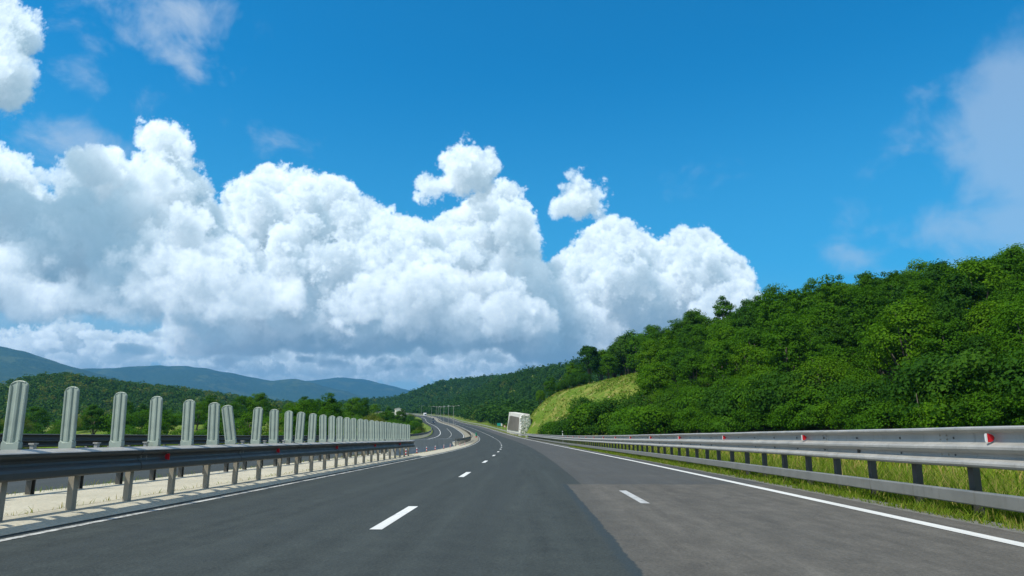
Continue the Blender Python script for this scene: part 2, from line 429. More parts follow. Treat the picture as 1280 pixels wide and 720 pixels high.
def sweep(name, s, prof, mat, parent=None, smooth=False, wob=0.0, **kw):
    """closed profile [(t,z)...] carried along the road"""
    s = np.asarray(s, float); pr = np.asarray(prof, float); n, m = len(s), len(pr)
    dt = wob * (np.sin(s * .9 + 1) + .8 * np.sin(s * 2.3) + .5 * np.sin(s * 4.9 + 2))[:, None]; dz = wob * .9 * (np.sin(s * .63 + 2) + .6 * np.sin(s * 1.9))[:, None]
    V = P(np.repeat(s[:, None], m, 1), pr[None, :, 0] + dt, pr[None, :, 1] + dz).reshape(-1, 3)
    i = np.arange(n * m).reshape(n, m); j = np.roll(i, -1, 1)
    F = np.stack([i[:-1], j[:-1], j[1:], i[1:]], -1).reshape(-1, 4)
    me = mesh_np(name, V, F, mat, smooth)
    bm = bmesh.new(); bm.from_mesh(me); bm.verts.ensure_lookup_table()
    bm.faces.new([bm.verts[k] for k in i[0][::-1]]); bm.faces.new([bm.verts[k] for k in i[-1]])
    bmesh.ops.recalc_face_normals(bm, faces=bm.faces[:])
    bm.to_mesh(me); bm.free()
    return link(name, me, parent, **kw)

# ------------------------------------------------------------------ terrain heights
FOOT = np.array([(20, 480, 0), (10, 345, 0), (0, 302, 0), (-6, 275, 0), (-5.5, 258, 0), (-3.5, 240, 0), (3.4, 222, 0), (8, 200, 0), (15, 165, 0), (22, 135, 0), (34, 92, 0), (46, 62, 0), (62, 20, 0), (90, -60, 0)], float)
RIDGE = np.array([(90, 480, 8), (60, 345, 12), (36, 300, 15.5), (29, 268, 16.5), (26, 246, 17.5), (36, 226, 18.6), (65, 190, 24.5), (103, 150, 26), (142, 110, 24), (230, 30, 32), (300, -60, 32)], float)
def seg_dist(x, y, poly):
    best = np.full(x.shape, 1e9); val = np.zeros(x.shape)
    for a, b in zip(poly[:-1], poly[1:]):
        d = b[:2] - a[:2]; L = d @ d
        t = np.clip(((x - a[0]) * d[0] + (y - a[1]) * d[1]) / L, 0, 1)
        q = np.hypot(x - a[0] - t * d[0], y - a[1] - t * d[1]); m = q < best
        best = np.where(m, q, best); val = np.where(m, a[2] + t * (b[2] - a[2]), val)
    return best, val
def side_of(x, y, poly):                    # >0 on the right-hand (east) side
    xs = np.interp(y, poly[::-1, 1], poly[::-1, 0]); return x - xs
def lump(x, y, f, a, seed=0.0):
    return a * (np.sin(x * f + 1.3 + seed) * np.cos(y * f * 1.1 + seed * 2) + .5 * np.sin(x * f * 2.3 + y * f * 1.7 + seed) + .3 * np.cos(x * f * 4.1 - y * f * 3.7 + seed))
def hill_right(x, y):
    df, _ = seg_dist(x, y, FOOT); dr, zr = seg_dist(x, y, RIDGE)
    inside = side_of(x, y, FOOT) > 0; beyond = side_of(x, y, RIDGE) > 0
    a = np.clip(df / (df + dr + 1e-6), 0, 1); e = 1.5 + 1.9 * sms(165, 235, y)
    z = zr * (1 - (1 - a) ** e)
    z = np.where(beyond, zr - .10 * dr, z)
    return np.where(inside, z, 0)
def ground_z(s, t, x, y):
    """height above the road's own level at (s,t)"""
    z = np.zeros(np.shape(x))
    z = z - .05 * (t < 6.3) - .05 * (t > -22)
    r = sms(6.2, 9.5, t) * -.25 + sms(14, 24, t) * .6
    z = z + r * (t > 0)
    drop = sms(-24, -70, t)
    k = sms(130, 210, s) * (1 - sms(330, 460, s))
    z = z + drop * (-7 * (1 - k) + 3.5 * k) - 16 * sms(-80, -260, t) * (1 - sms(450, 700, s))
    z = z + lump(x, y, .21, .12) * sms(8, 14, np.abs(t + 7) - 8)
    # the flanking hill keeps its own level, away from the road
    zr = np.interp(s, SS, _z)
    h = hill_right(x, y)
    k = sms(8.2, 11.0, t)
    return np.where(t > 8, z + np.maximum(h - zr * sms(0, 4, h), 0) * k, z)
def ground_at(x, y):
    x = np.asarray(x, float); y = np.asarray(y, float)
    s, t = st_of(x, y)
    return ground_z(s, t, x, y) + np.interp(s, SS, _z)
# ------------------------------------------------------------------ materials
def mat(name, rough=.8, metallic=0.0, spec=.5):
    m = bpy.data.materials.new(name); m.use_nodes = True; nt = m.node_tree
    b = nt.nodes['Principled BSDF']; b.inputs['Roughness'].default_value = rough; b.inputs['Metallic'].default_value = metallic
    b.inputs['Specular IOR Level'].default_value = spec
    return m, nt, b
def objco(nt):
    return new(nt, 'ShaderNodeTexCoord').outputs['Object']
def bump(nt, b, h, strength=.3, dist=.02):
    n = new(nt, 'ShaderNodeBump'); n.inputs['Strength'].default_value = strength; n.inputs['Distance'].default_value = dist
    put(nt, n.inputs['Height'], h); nt.links.new(n.outputs[0], b.inputs['Normal'])
def simple(name, c, rough=.7, metallic=0.0, var=.12, scale=6.0, bumps=0.0, dirt=None, spec=.5):
    m, nt, b = mat(name, rough, metallic, spec); co = objco(nt)
    f = noise(nt, co, scale, 6, .6)
    col = mix(nt, f.lin(.3, .7), tuple(q * (1 - var) for q in c), tuple(min(1, q * (1 + var)) for q in c))
    if dirt: col = mix(nt, noise(nt, co, scale * .37, 5, .6).step(.52, .72) * .7, col, dirt)
    nt.links.new(col, b.inputs['Base Color'])
    if bumps: bump(nt, b, noise(nt, co, scale * 9, 4), bumps)
    return m
def road_uv(nt):
    n = new(nt, 'ShaderNodeUVMap'); n.uv_map = 'road'
    sep = new(nt, 'ShaderNodeSeparateXYZ'); nt.links.new(n.outputs[0], sep.inputs[0])
    return n.outputs[0], X(nt, sep.outputs[0]), X(nt, sep.outputs[1])
def stretch(nt, vec, sx, sy):
    return vmath(nt, 'MULTIPLY', vec, (sx, sy, 1.0))
def asphalt(name, own):
    m, nt, b = mat(name, .88, 0, .16); uv, s, t = road_uv(nt)
    agg = noise(nt, uv, 26, 5, .75); mid = noise(nt, uv, 2.6, 8, .70); big = noise(nt, stretch(nt, uv, .05, .35), 1.0, 4, .55)
    streak = noise(nt, stretch(nt, uv, .10, 2.4), 1.0, 5, .6)
    spk = voro(nt, uv, 34)
    def tone(c, k=.30):
        lo = tuple(q * (1 - k) for q in c); hi = tuple(q * (1 + k) for q in c)
        return mix(nt, (agg * .45 + mid * .30 + streak * .25).lin(.34, .66), lo, hi)
    fresh = tone((.047, .056, .053), .55)
    if own:
        brown = tone((.116, .109, .094), .55); grey = tone((.080, .083, .080), .32)
        # ragged seam between the new carriageway course and the old hard shoulder
        wob = ((noise(nt, uv, .9, 3, .5) - .5) * .09 + (noise(nt, uv, 5, 4, .6) - .5) * .10) * (1.0 - s.step(16, 28))
        near = 1.0 - s.step(17.82, 17.88)
        edge = near * .95 + (1.0 - near) * 1.30
        old = (t + wob).step(edge - .015, edge + .015)
        joint = (s + (noise(nt, uv, 3, 3) - .5) * .15).step(17.8, 17.95)
        shoulder = mix(nt, joint * noise(nt, uv, .35, 4).lin(.2, .5, .55, 1.0), brown, grey)
        cracks = voro(nt, vmath(nt, 'ADD', stretch(nt, uv, .5, 1.0), (0, 0, 0)), 1.1, feature='DISTANCE_TO_EDGE').step(.02, .004) * noise(nt, uv, .6, 3).step(.52, .6)
        shoulder = mix(nt, cracks * .22, shoulder, (.05, .05, .048))
        rim = ((t + wob - edge).abs()).step(.17, .06) * near * (t + wob).step(edge + .02, edge - .02)
        col = mix(nt, old, fresh, shoulder)
        col = mix(nt, rim * .8, col, (.036, .052, .060))       # bituminous edge of the new course
        # dark wheel paths and sealed cracks
        col = mix(nt, big.step(.50, .72) * .30, col, (.040, .048, .050))
        tyre = ((t - .2).abs() - .85).abs().step(.45, .1).max((((t + 3.75).abs() - .85).abs()).step(.45, .1))
        col = mix(nt, tyre * streak.lin(.3, .7) * .42, col, (.036, .044, .046))
        stains = noise(nt, stretch(nt, uv, .7, 1.3), .9, 6, .65).step(.60, .74) * old
        col = mix(nt, stains * .35, col, (.055, .055, .052))
        # oil drips down the lane middles, mottled old surface
        mott = noise(nt, stretch(nt, uv, .55, 2.2), 1.6, 7, .68).step(.40, .66) * old
        col = mix(nt, mott * .42, col, (.070, .066, .057))
        drip = ((t - .1).abs()).step(.55, .05).max(((t + 3.7).abs()).step(.55, .05)) * noise(nt, stretch(nt, uv, .6, 3.), 1.4, 7, .7).step(.52, .66)
        col = mix(nt, drip * .45, col, (.026, .030, .031))
        pale = spk.step(.13, .05) * noise(nt, uv, 7, 3).step(.45, .6)
        col = mix(nt, pale * .65, col, (.27, .26, .23))
    else:
        col = mix(nt, big.lin(.3, .7) * .5, fresh, (.075, .082, .084))
    nt.links.new(col, b.inputs['Base Color'])
    put(nt, b.inputs['Roughness'], mid.lin(.3, .7, .78, .95))
    bump(nt, b, agg * .6 + spk * .6, .55, .012)
    return m
def paint(name, c=(.76, .76, .72), wear=.05):
    m, nt, b = mat(name, .6, 0, .4); uv, s, t = road_uv(nt)
    w = noise(nt, uv, 9, 8, .7); w2 = noise(nt, uv, .8, 4, .6)
    col = mix(nt, (w * .7 + w2 * .3)  .step(.60 - wear, .70 - wear) * .85, c, (.16, .16, .15))
    col = mix(nt, noise(nt, stretch(nt, uv, .3, 6), 1.0, 4).lin(.35, .7) * .45, col, (.40, .39, .35))
    nt.links.new(col, b.inputs['Base Color']); bump(nt, b, noise(nt, uv, 70, 2), .25, .004)
    return m
def steel(name, c, dirt=.3):
    m, nt, b = mat(name, .50, .25, .5); co = new(nt, 'ShaderNodeNewGeometry').outputs['Position']
    f = noise(nt, co, 2.3, 6, .65); g = voro(nt, co, 26)
    col = mix(nt, f.lin(.3, .7), tuple(q * .86 for q in c), tuple(q * 1.12 for q in c))
    col = mix(nt, g.lin(0, .6) * .12, col, tuple(q * .7 for q in c))
    st = noise(nt, vmath(nt, 'MULTIPLY', co, (3, 3, .35)), 3, 5, .6)
    col = mix(nt, st.step(.55, .74) * dirt, col, (.13, .115, .09))
    nt.links.new(col, b.inputs['Base Color']); put(nt, b.inputs['Roughness'], f.lin(.3, .7, .38, .62))
    return m
def ground_mat(name, kind):
    m, nt, b = mat(name, .95, 0, .15); co = new(nt, 'ShaderNodeNewGeometry').outputs['Position']
    a = noise(nt, co, .16, 7, .6); f = noise(nt, co, 2.6, 6, .65); g = noise(nt, co, .55, 5, .6)
    grass = mix(nt, f.lin(.3, .7), (.065, .125, .010), (.135, .205, .018))
    straw = mix(nt, f.lin(.3, .7), (.16, .18, .028), (.26, .26, .06))
    col = mix(nt, (a * .6 + g * .4).step(.46, .60), grass, straw)
    col = mix(nt, noise(nt, co, 1.1, 6, .7).step(.54, .66) * .5, col, (.040, .090, .010))
    if kind == 'hill': col = mix(nt, noise(nt, co, .35, 5).step(.60, .68) * .6, col, (.36, .29, .14))
    nt.links.new(col, b.inputs['Base Color']); bump(nt, b, f, .8, .15)
    return m
def leaf_mat(name, dark, light, yellow=0.0, trans=.35):
    m = bpy.data.materials.new(name); m.use_nodes = True; nt = m.node_tree; nt.nodes.clear()
    out = new(nt, 'ShaderNodeOutputMaterial')
    oi = new(nt, 'ShaderNodeObjectInfo'); co = new(nt, 'ShaderNodeTexCoord').outputs['Object']
    geo = new(nt, 'ShaderNodeNewGeometry')
    rnd = X(nt, oi.outputs['Random']); isl = X(nt, geo.outputs['Random Per Island'])
    n = noise(nt, geo.outputs['Position'], .45, 3, .6)
    col = mix(nt, (isl * .34 + n * .60 + rnd * .38 - .14).clamp(), dark, light)
    col = mix(nt, (rnd - .62).max(0.0) * 1.3 * isl, col, (light[0] * 1.5, light[1] * 1.02, light[2]))
    d = new(nt, 'ShaderNodeBsdfPrincipled'); d.inputs['Roughness'].default_value = .7; d.inputs['Specular IOR Level'].default_value = .08
    nt.links.new(col, d.inputs['Base Color'])
    tr = new(nt, 'ShaderNodeBsdfTranslucent')
    nt.links.new(mix(nt, 1.0, col, (1.15, 1.25, .55), 'MULTIPLY'), tr.inputs['Color'])
    ms = new(nt, 'ShaderNodeMixShader'); ms.inputs[0].default_value = trans
    nt.links.new(d.outputs[0], ms.inputs[1]); nt.links.new(tr.outputs[0], ms.inputs[2]); nt.links.new(ms.outputs[0], out.inputs[0])
    return m
M = {}
M['road'] = asphalt('asphalt_own', True); M['road2'] = asphalt('asphalt_opposite', False); M['paint'] = paint('road_paint'); M['paint_worn'] = paint('worn_road_paint', (.50, .50, .48), .08); M['paint_faint_shaded'] = paint('faint_shaded_paint', (.62, .62, .58), .15)  # faint paint's extra wear stands in for shadows breaking the left line
M['steel'] = steel('galvanised_steel', (.42, .41, .375)); M['steel_dark'] = steel('shade_dark_steel', (.085, .083, .073), .45)  # second steel's base darkened to put the beams' shade into the colour
M['rub'] = steel('rub_rail_steel', (.23, .23, .21), .5)
M['blade'] = simple('grey_green_plastic', (.30, .36, .31), .5, 0, .14, 4, 0, (.17, .20, .17))
M['post'] = steel('grey_post_steel', (.33, .305, .25), .4)
def gravel():
    m, nt, b = mat('median_sand', .95, 0, .2); uv, s, t = road_uv(nt)
    f = noise(nt, uv, 12, 7, .7); g = noise(nt, uv, .8, 5, .6); v = voro(nt, uv, 22)
    col = mix(nt, (f * .6 + g * .4).lin(.33, .67), (.38, .35, .26), (.60, .56, .44))
    col = mix(nt, v.step(.2, .05) * .5, col, (.56, .54, .48))
    col = mix(nt, noise(nt, stretch(nt, uv, .25, 1.6), 1.0, 6, .65).step(.58, .72) * .55, col, (.20, .18, .13))
    jt = ((t + 6.95 + (noise(nt, uv, .6, 5, .6) - .5) * .18).abs()).step(.035, .015)
    col = mix(nt, jt * .8, col, (.07, .065, .055))
    col = mix(nt, s.step(88, 125) * .8, col, (.20, .185, .135))
    nt.links.new(col, b.inputs['Base Color']); bump(nt, b, f + v * .4, .5, .03)
    return m
M['gravel'] = gravel()
M['verge'] = ground_mat('grassland', 'hill')
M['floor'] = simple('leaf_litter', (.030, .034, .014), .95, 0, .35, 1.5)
M['far_land'] = simple('valley_grass', (.06, .10, .02), .95, 0, .3, .01)
M['concrete'] = simple('barrier_concrete', (.33, .34, .325), .85, 0, .12, 1.2, .15, (.24, .24, .225))
M['wall'] = simple('pale_concrete', (.66, .64, .57), .85, 0, .08, .5, .2, (.44, .42, .36))
M['panel'] = simple('grey_brown_panel', (.22, .20, .165), .85, 0, .12, .6, .1)
M['rubble'] = simple('pale_rubble', (.74, .72, .66), .9, 0, .14, 1.1, .4, (.30, .27, .2))
M['red'] = simple('red_reflector', (.55, .012, .02), .35, 0, .05, 8)
M['white'] = simple('white_plastic', (.74, .74, .72), .45, 0, .05, 8)
M['black'] = simple('black_rubber', (.02, .02, .02), .8, 0, .1, 8)
M['teal'] = simple('teal_sign_face', (.01, .30, .24), .4, 0, .06, 3)
M['green'] = simple('green_sign_face', (.01, .22, .10), .4, 0, .06, 3)
M['glass'] = simple('dark_glass', (.02, .025, .03), .08, 0, .0, 3)
M['carblue'] = simple('dark_car_paint', (.03, .035, .045), .25, .3, .05, 2)
M['bark'] = simple('bark', (.10, .085, .065), .95, 0, .3, 5, .6)
M['palebark'] = simple('pale_bark', (.24, .22, .18), .95, 0, .3, 5, .6)
M['leaf'] = leaf_mat('oak_leaves', (.018, .072, .002), (.094, .230, .005))
M['leaf_bright'] = leaf_mat('bright_shrub_leaves', (.034, .105, .005), (.090, .230, .012))
M['leaf_dark'] = leaf_mat('dark_leaves', (.013, .056, .005), (.055, .150, .009))
M['leaf_yellow'] = leaf_mat('yellow_green_leaves', (.07, .11, .012), (.17, .21, .03))
M['leaf_far'] = leaf_mat('far_forest_leaves', (.014, .055, .005), (.058, .145, .010), trans=.2)
M['grass'] = leaf_mat('grass_blades', (.075, .150, .010), (.19, .28, .025), trans=.4)
M['straw'] = leaf_mat('dry_grass_blades', (.22, .21, .05), (.38, .34, .11), trans=.4)
# ------------------------------------------------------------------ setting: ground, carriageways, markings
sv = np.r_[np.arange(-60, 120, 2.0), np.arange(120, 420, 3.0), np.arange(420, 1060, 6.0)]
tv = np.r_[-440, -360, -290, -240, -200, -160, -130, -105, -85, -70, -58, -48, -40, -34, -29, -25, -22.6, -21.2, -15, -9.8, -9.5, -6.2, -5.9, 0, 5.6, 6.0, 6.6, 7.2, 8, 8.6, 9.2, 9.8, 10.4, np.arange(11, 34, 1.2), np.arange(34, 80, 2.5), np.arange(80, 200, 6.0), 220, 260, 320]
S_, T_ = np.meshgrid(sv, tv, indexing='ij'); Q = P(S_, T_)
s2, t2 = S_, T_
Q[..., 2] += ground_z(s2, t2, Q[..., 0], Q[..., 1])
Q[..., 2] += lump(Q[..., 0], Q[..., 1], .9, .10, 2.0) * sms(10, 16, t2)
GROUND = grid('ground', Q, M['verge'], kind='structure')
V = [(-12000, -12000, -30), (12000, -12000, -30), (12000, 12000, -30), (-12000, 12000, -30)]
link('valley_floor', mesh_np('valley_floor', V, [(0, 1, 2, 3)], M['far_land']), kind='structure')
sr = np.r_[np.arange(-30, 60, 1.0), np.arange(60, 300, 2.0), np.arange(300, 1050, 4.0)]
strip('road', sr, [-6.0, -4, -2, 0, 2, 4, 5.78], M['road'], .0, kind='structure')
strip('opposite_road', sr, [-21.0, -18, -14, -12, -9.85], M['road2'], .0, kind='structure')
med = strip('median_strip', sr, [-9.85, -9.6, -8.5, -7.4, -6.9, -6.3, -6.004], M['gravel'], np.array([.004, .07, .05, .04, .07, .075, .004])[None, :] * np.ones((len(sr), 1)), kind='structure')
strip('shoulder_gravel', sr, [5.782, 6.0, 6.35], simple('grey_grit', (.16, .155, .135), .95, 0, .35, 9, .5), np.array([.0, -.004, -.03])[None, :] * np.ones((len(sr), 1)), kind='structure')
def line(name, a, b, t, w, step=1.0, m='paint'):
    n = max(2, int((b - a) / step) + 1); ss = np.linspace(a, b, n) if b < 200 else np.r_[np.arange(a, 200, step), np.arange(200, b, 4.0)]
    return strip(name, ss, [t - w / 2, t + w / 2], M[m], .005, kind='structure')
line('edge_line', -30, 1040, -5.74, .115, m='paint_faint_shaded'); line('edge_line', -30, 1040, 5.165, .20)
line('edge_line', -30, 1040, -10.11, .17); line('edge_line', -30, 1040, -18.03, .20)
for k in range(60):
    a = 9.15 + 11.8 * k
    if k < 22: line('lane_dash', a, a + 3.0, -1.86, .155)
    elif k < 40: line('lane_dash', a, a + 3.0, -1.86, .155, 2.0)
for k in range(30):
    a = 4 + 11.6 * k; line('lane_dash', a, a + 2.95, -14.1, .15)
line('lane_dash', 12.75, 15.75, 2.0, .15, m='paint_worn')
# ------------------------------------------------------------------ safety barriers
def sheet(front, back=.014, sgn=1.0, t0=0.0):
    """front: [(out, z)] bottom to top, out measured towards the traffic; returns a closed thin profile"""
    f = [(t0 - sgn * o, z) for o, z in front]; b = [(t0 - sgn * (o - back), z) for o, z in front[::-1]]
    return f + b
THRIE = [(0.04, 0.676), (0.092, 0.69), (0.111, 0.715), (0.111, 0.745), (0.087, 0.775), (0.016, 0.812), (0.0, 0.84), (0.005, 0.866), (0.087, 0.905), (0.111, 0.935), (0.111, 0.968), (0.087, 0.995), (0.011, 1.03), (0.0, 1.07), (0.0, 1.13), (0.011, 1.16), (0.087, 1.182), (0.112, 1.205), (0.112, 1.228), (0.073, 1.246), (0.026, 1.25)]
WBEAM = [(.02, .555), (.065, .562), (.082, .585), (.082, .655), (.064, .69), (.012, .735), (.0, .765), (.012, .80), (.064, .838), (.082, .862), (.084, .885), (.070, .893)]
def c_post(sgn, h, w=.15, d=.09, th=.012, z0=-.45):
    """channel section post, local x across the road, y along it"""
    m = MB()
    m.box((0, 0, (h + z0) / 2), (th, w, h - z0)); m.box((sgn * (d / 2 + th * .5), w / 2 - th / 2, (h + z0) / 2), (d, th, h - z0)); m.box((sgn * (d / 2 + th * .5), -w / 2 + th / 2, (h + z0) / 2), (d, th, h - z0))
    return m
def reflector(sgn):
    """D-shaped red retroreflector on a folded white plate, faces oncoming drivers"""
    n = 7; pts = [(0, -.075)] + [(.035 + .085 * math.cos(a), .07 * math.sin(a)) for a in np.linspace(-1.45, 1.45, n)] + [(0, .075)]
    a = MB().prism([(x * -sgn, z) for x, z in pts], (0, 0, 0), (1, 0, 0), (0, 0, 1), (0, -1, 0), .012)
    b = MB(); b.prism([(-sgn * x, z) for x, z in [(-.022, -.075), (.0, -.075), (.0, .075), (-.022, .075)]], (0, -.0125, 0), (1, 0, 0), (0, 0, 1), (0, 1, 0), .02)
    b.box((0.0, .02, 0), (.008, .05, .12))
    return a, b
_ra, _rb = reflector(1.0)
ME_RA, ME_RB = _ra.mesh('reflector', M['red']), _rb.mesh('reflector_plate', M['white'])
def put_reflector(root, s, t, z, flip=1.0, scale=1.0, plate=True):
    o = link('reflector', ME_RA, root); o.location = PV(s, t, z); o.rotation_euler = (0, 0, TH(s)); o.scale = (flip * scale, 1, scale)
    if plate: link('reflector_plate', ME_RB, o)
    return o
def rail_root(name, s, t, **kw): return empty(name, (0, 0, 0), **kw)
def bolts(m, s0, s1, dt, ts, zs, t, step):
    for s in np.arange(s0, s1, step):
        for z in zs:
            r, f = frame(s); m.box(PV(s, t, z), (.02, .035, .035), r, f)
def posts(root, me, s0, s1, step, t, limit=100, jit=.0, lean=0.0):
    ss = list(np.arange(s0, s1, step)); late = []
    for k, s in enumerate(ss):
        if k < limit:
            o = link('post', me, root); o.location = PV(s, t, 0); o.rotation_euler = (random.gauss(0, .006), lean + random.gauss(0, .008), TH(s))
        else: late.append(s)
    if late:
        nv = len(me.vertices); co = np.empty(nv * 3, np.float32); me.vertices.foreach_get('co', co); co = co.reshape(-1, 3)
        Vs, Fs = [], []
        faces = [tuple(p.vertices) for p in me.polygons]
        for i, s in enumerate(late):
            a = TH(s); c, n_ = math.cos(a), math.sin(a); v = co.copy(); v[:, 0], v[:, 1] = co[:, 0] * c - co[:, 1] * n_, co[:, 0] * n_ + co[:, 1] * c
            Vs.append(v + P(s, t, 0)); Fs += [tuple(q + i * nv for q in f) for f in faces]
        link('post', mesh_np('post_row', np.concatenate(Vs), Fs, me.materials[0]), root, kind='stuff')
ME_BOLT = MB().box((0, 0, 0), (.024, .026, .026)).mesh('bolt', M['post'], .006)
def beam_joints(name, root, prof_front, sgn, t0, s0, s1, step, mat_):
    """lapped plate ends every few metres, set a few millimetres proud"""
    for s in np.arange(s0, s1, step):
        lap = sweep(name, [s, s + .34], sheet([(o + .006, z) for o, z in prof_front], .006, sgn, t0), mat_, root)
        for u_ in (.08, .26):
            for z in {round(z, 2) for o, z in prof_front if o <= .013 and .6 < z < 1.2}:
                b_ = link('bolt', ME_BOLT, lap); b_.location = PV(s + u_, t0 - sgn * .008, z); b_.rotation_euler = (0, 0, TH(s))
s_near = np.r_[np.arange(-6, 60, 1.0), np.arange(60, 190.1, 2.0)]

# right-hand barrier: three-wave beam on channel posts with a low rub rail
rr_ = rail_root('guard_rail', 0, 6.4, label='tall grey three-wave steel guard rail with red reflectors along the right grass verge', cat='guard rail')
sweep('beam', s_near, sheet(THRIE, .012, 1, 6.42), M['steel'], rr_, wob=.0035)
beam_joints('beam_lap', rr_, THRIE, 1, 6.42, 2.3, 60, 4.5, M['steel'])
RUB = [(0, .155), (.045, .16), (.055, .175), (.055, .335), (.045, .35), (0, .355)]
sweep('rub_rail', s_near, sheet(RUB, .012, 1, 6.36), M['rub'], rr_)
pm = c_post(1, 1.22, .14, .09); pm.box((-.13, 0, .255), (.25, .06, .10)); pm.box((-.095, 0, .86), (.18, .10, .26)); pm.box((-.187, 0, .84), (.02, .035, .035)); pm.box((-.187, 0, 1.09), (.02, .035, .035)); ME_POST_R = pm.mesh('post', M['steel_dark'])
posts(rr_, ME_POST_R, 1.6, 188, 1.6, 6.60)
for k in range(14): put_reflector(rr_, 10.25 + 6.75 * k, 6.315, 1.095, -1.0, .80)

# far continuation, two-wave beam
fr_ = rail_root('guard_rail', 0, 0, label='thin far guard rail following the curve past the pale retaining wall', cat='guard rail')
s_far = np.r_[np.arange(190.6, 400, 3.0), np.arange(400, 1040, 8.0)]
sweep('beam', s_far, sheet([(o, z + .05) for o, z in WBEAM], .012, 1, 6.45), M['steel'], fr_)
posts(fr_, c_post(1, .9, .12, .08).mesh('post', M['steel_dark']), 192, 700, 4.0, 6.5)

# median barrier of our carriageway
ml = rail_root('guard_rail', 0, 0, label='dark steel median guard rail in shade carrying the row of anti-glare panels', cat='guard rail')
s_med = np.r_[np.arange(2, 43.4, .75)]
sweep('front_beam', s_med, sheet(WBEAM, .012, -1, -6.50), M['steel_dark'], ml, wob=.003)  # shade put into the face colour, besides grime; top plate stays lighter
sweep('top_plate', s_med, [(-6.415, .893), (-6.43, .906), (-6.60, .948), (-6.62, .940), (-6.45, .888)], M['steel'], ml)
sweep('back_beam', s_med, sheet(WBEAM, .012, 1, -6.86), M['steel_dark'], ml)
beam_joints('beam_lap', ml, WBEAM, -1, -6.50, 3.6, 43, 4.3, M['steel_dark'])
pl = c_post(-1, .90, .11, .075); pl.box((-.17, 0, .76), (.15, .10, .14)); posts(ml, pl.mesh('post', M['post']), 6.25, 43, 1.5, -6.60)
stub = MB(); stub.box((0, 0, .93), (.05, .07, .16)); stub.box((0, 0, 1.015), (.075, .10, .02)); ME_STUB = stub.mesh('bracket', M['steel'])
for s in np.arange(7.0, 43, 1.5):
    o = link('bracket', ME_STUB, ml); o.location = PV(s, -6.80, 0); o.rotation_euler = (0, 0, TH(s))
for s in (13.1, 19.0, 25.0, 31.5, 38.0): put_reflector(ml, s, -6.40, .765, 1.0, .72, False)
# end piece of the barrier
r, f = frame(43.3); MB().box(PV(43.3, -6.62, .755), (.26, .10, .35), r, f).build('end_cap', M['steel_dark'], ml, bevel=.03)

# anti-glare panels: ribbed plastic blades on the median barrier
def blade_mesh():
    W_, H_ = .25, .91; m = MB()
    arc = [(W_ / 2 * math.cos(a), H_ - .07 + .07 * math.sin(a)) for a in np.linspace(0, math.pi, 9)]
    out = [(-W_ / 2 * .92, .0)] + [(W_ / 2 * .92, .0)] + arc
    m.prism(out, (0, .012, 0), (1, 0, 0), (0, 0, 1), (0, 1, 0), .014)
    # rounded rim and three long ribs on both faces
    for sgn in (-1, 1):
        y = .019 + sgn * .007
        for xc, w, z0, z1 in ((-.102, .038, .13, .845), (0, .068, .10, .885), (.102, .038, .13, .845)):
            n = 5; pr = [(xc + w / 2 * math.cos(a), sgn * (.030 if xc == 0 else .022) * math.sin(a)) for a in np.linspace(0, math.pi, n)]
            m.prism(pr, (0, y, z0), (1, 0, 0), (0, 1, 0), (0, 0, 1), z1 - z0)
        pts = [(W_ / 2 - .004) * 1.0]
        rim = [Vector((-W_ / 2 + .008, y, .12)), Vector((-W_ / 2 + .006, y, H_ - .07))] + [Vector(((W_ / 2 - .008) * math.cos(a), y, H_ - .072 + .066 * math.sin(a))) for a in np.linspace(math.pi, 0, 9)] + [Vector((W_ / 2 - .008, y, .12))]
        m.tube(rim, [.010] * len(rim), 5)
    return m
def foot_mesh():
    m = MB()
    m.prism([(-.10, .0), (.10, .0), (.122, .03), (.124, .10), (.10, .135), (.045, .10), (-.045, .10), (-.10, .135), (-.124, .10), (-.122, .03)], (0, -.022, 0), (1, 0, 0), (0, 0, 1), (0, 1, 0), .078)
    m.box((0, .018, -.03), (.16, .10, .06)); return m
ME_BLADE = blade_mesh().mesh('panel_sheet', M['blade']); ME_FOOT = foot_mesh().mesh('panel_foot', M['blade'], .006)
BL = [9.44, 10.6, 11.9, 13.1, 14.4, 15.6, 16.6, 18.1, 19.4, 20.6, 21.6, 22.9, 24.2, 25.3, 26.4, 27.5, 28.6, 29.8, 30.9, 32.1, 33.2, 34.4, 35.5, 36.6, 37.7, 38.8, 40.0, 41.2, 42.6]
LEAN = {0: -.02, 6: -.19, 7: .0, 10: .02, 11: .0}
for k, s in enumerate(BL):
    ordn = ['first', 'second', 'third', 'fourth', 'fifth', 'sixth', 'seventh', 'eighth', 'ninth', 'tenth', 'eleventh', 'twelfth', 'thirteenth', 'fourteenth', 'fifteenth', 'sixteenth']
    if k == 0: lb = 'largest ribbed grey-green anti-glare panel at the left edge, nearest the camera'
    elif k == 6: lb = 'ribbed grey-green anti-glare panel tilted clearly to the left out of line'
    elif k == len(BL) - 1: lb = 'last anti-glare panel standing alone at the far end of the row'
    elif k < 16: lb = '%s ribbed anti-glare panel from the left edge, upright on the median guard rail' % ordn[k]
    else: lb = 'small distant anti-glare panel closely overlapping its neighbours near the row end'
    b = empty('anti_glare_panel', PV(s, -6.72, .93), TH(s) + random.gauss(-.10, .07), label=lb, cat='anti-glare panel', group='anti-glare panels on the median guard rail')
    b.rotation_euler = (random.gauss(-.01, .012), LEAN.get(k, random.gauss(-.05, .014)), b.rotation_euler[2])
    link('panel_sheet', ME_BLADE, b); link('panel_foot', ME_FOOT, b)

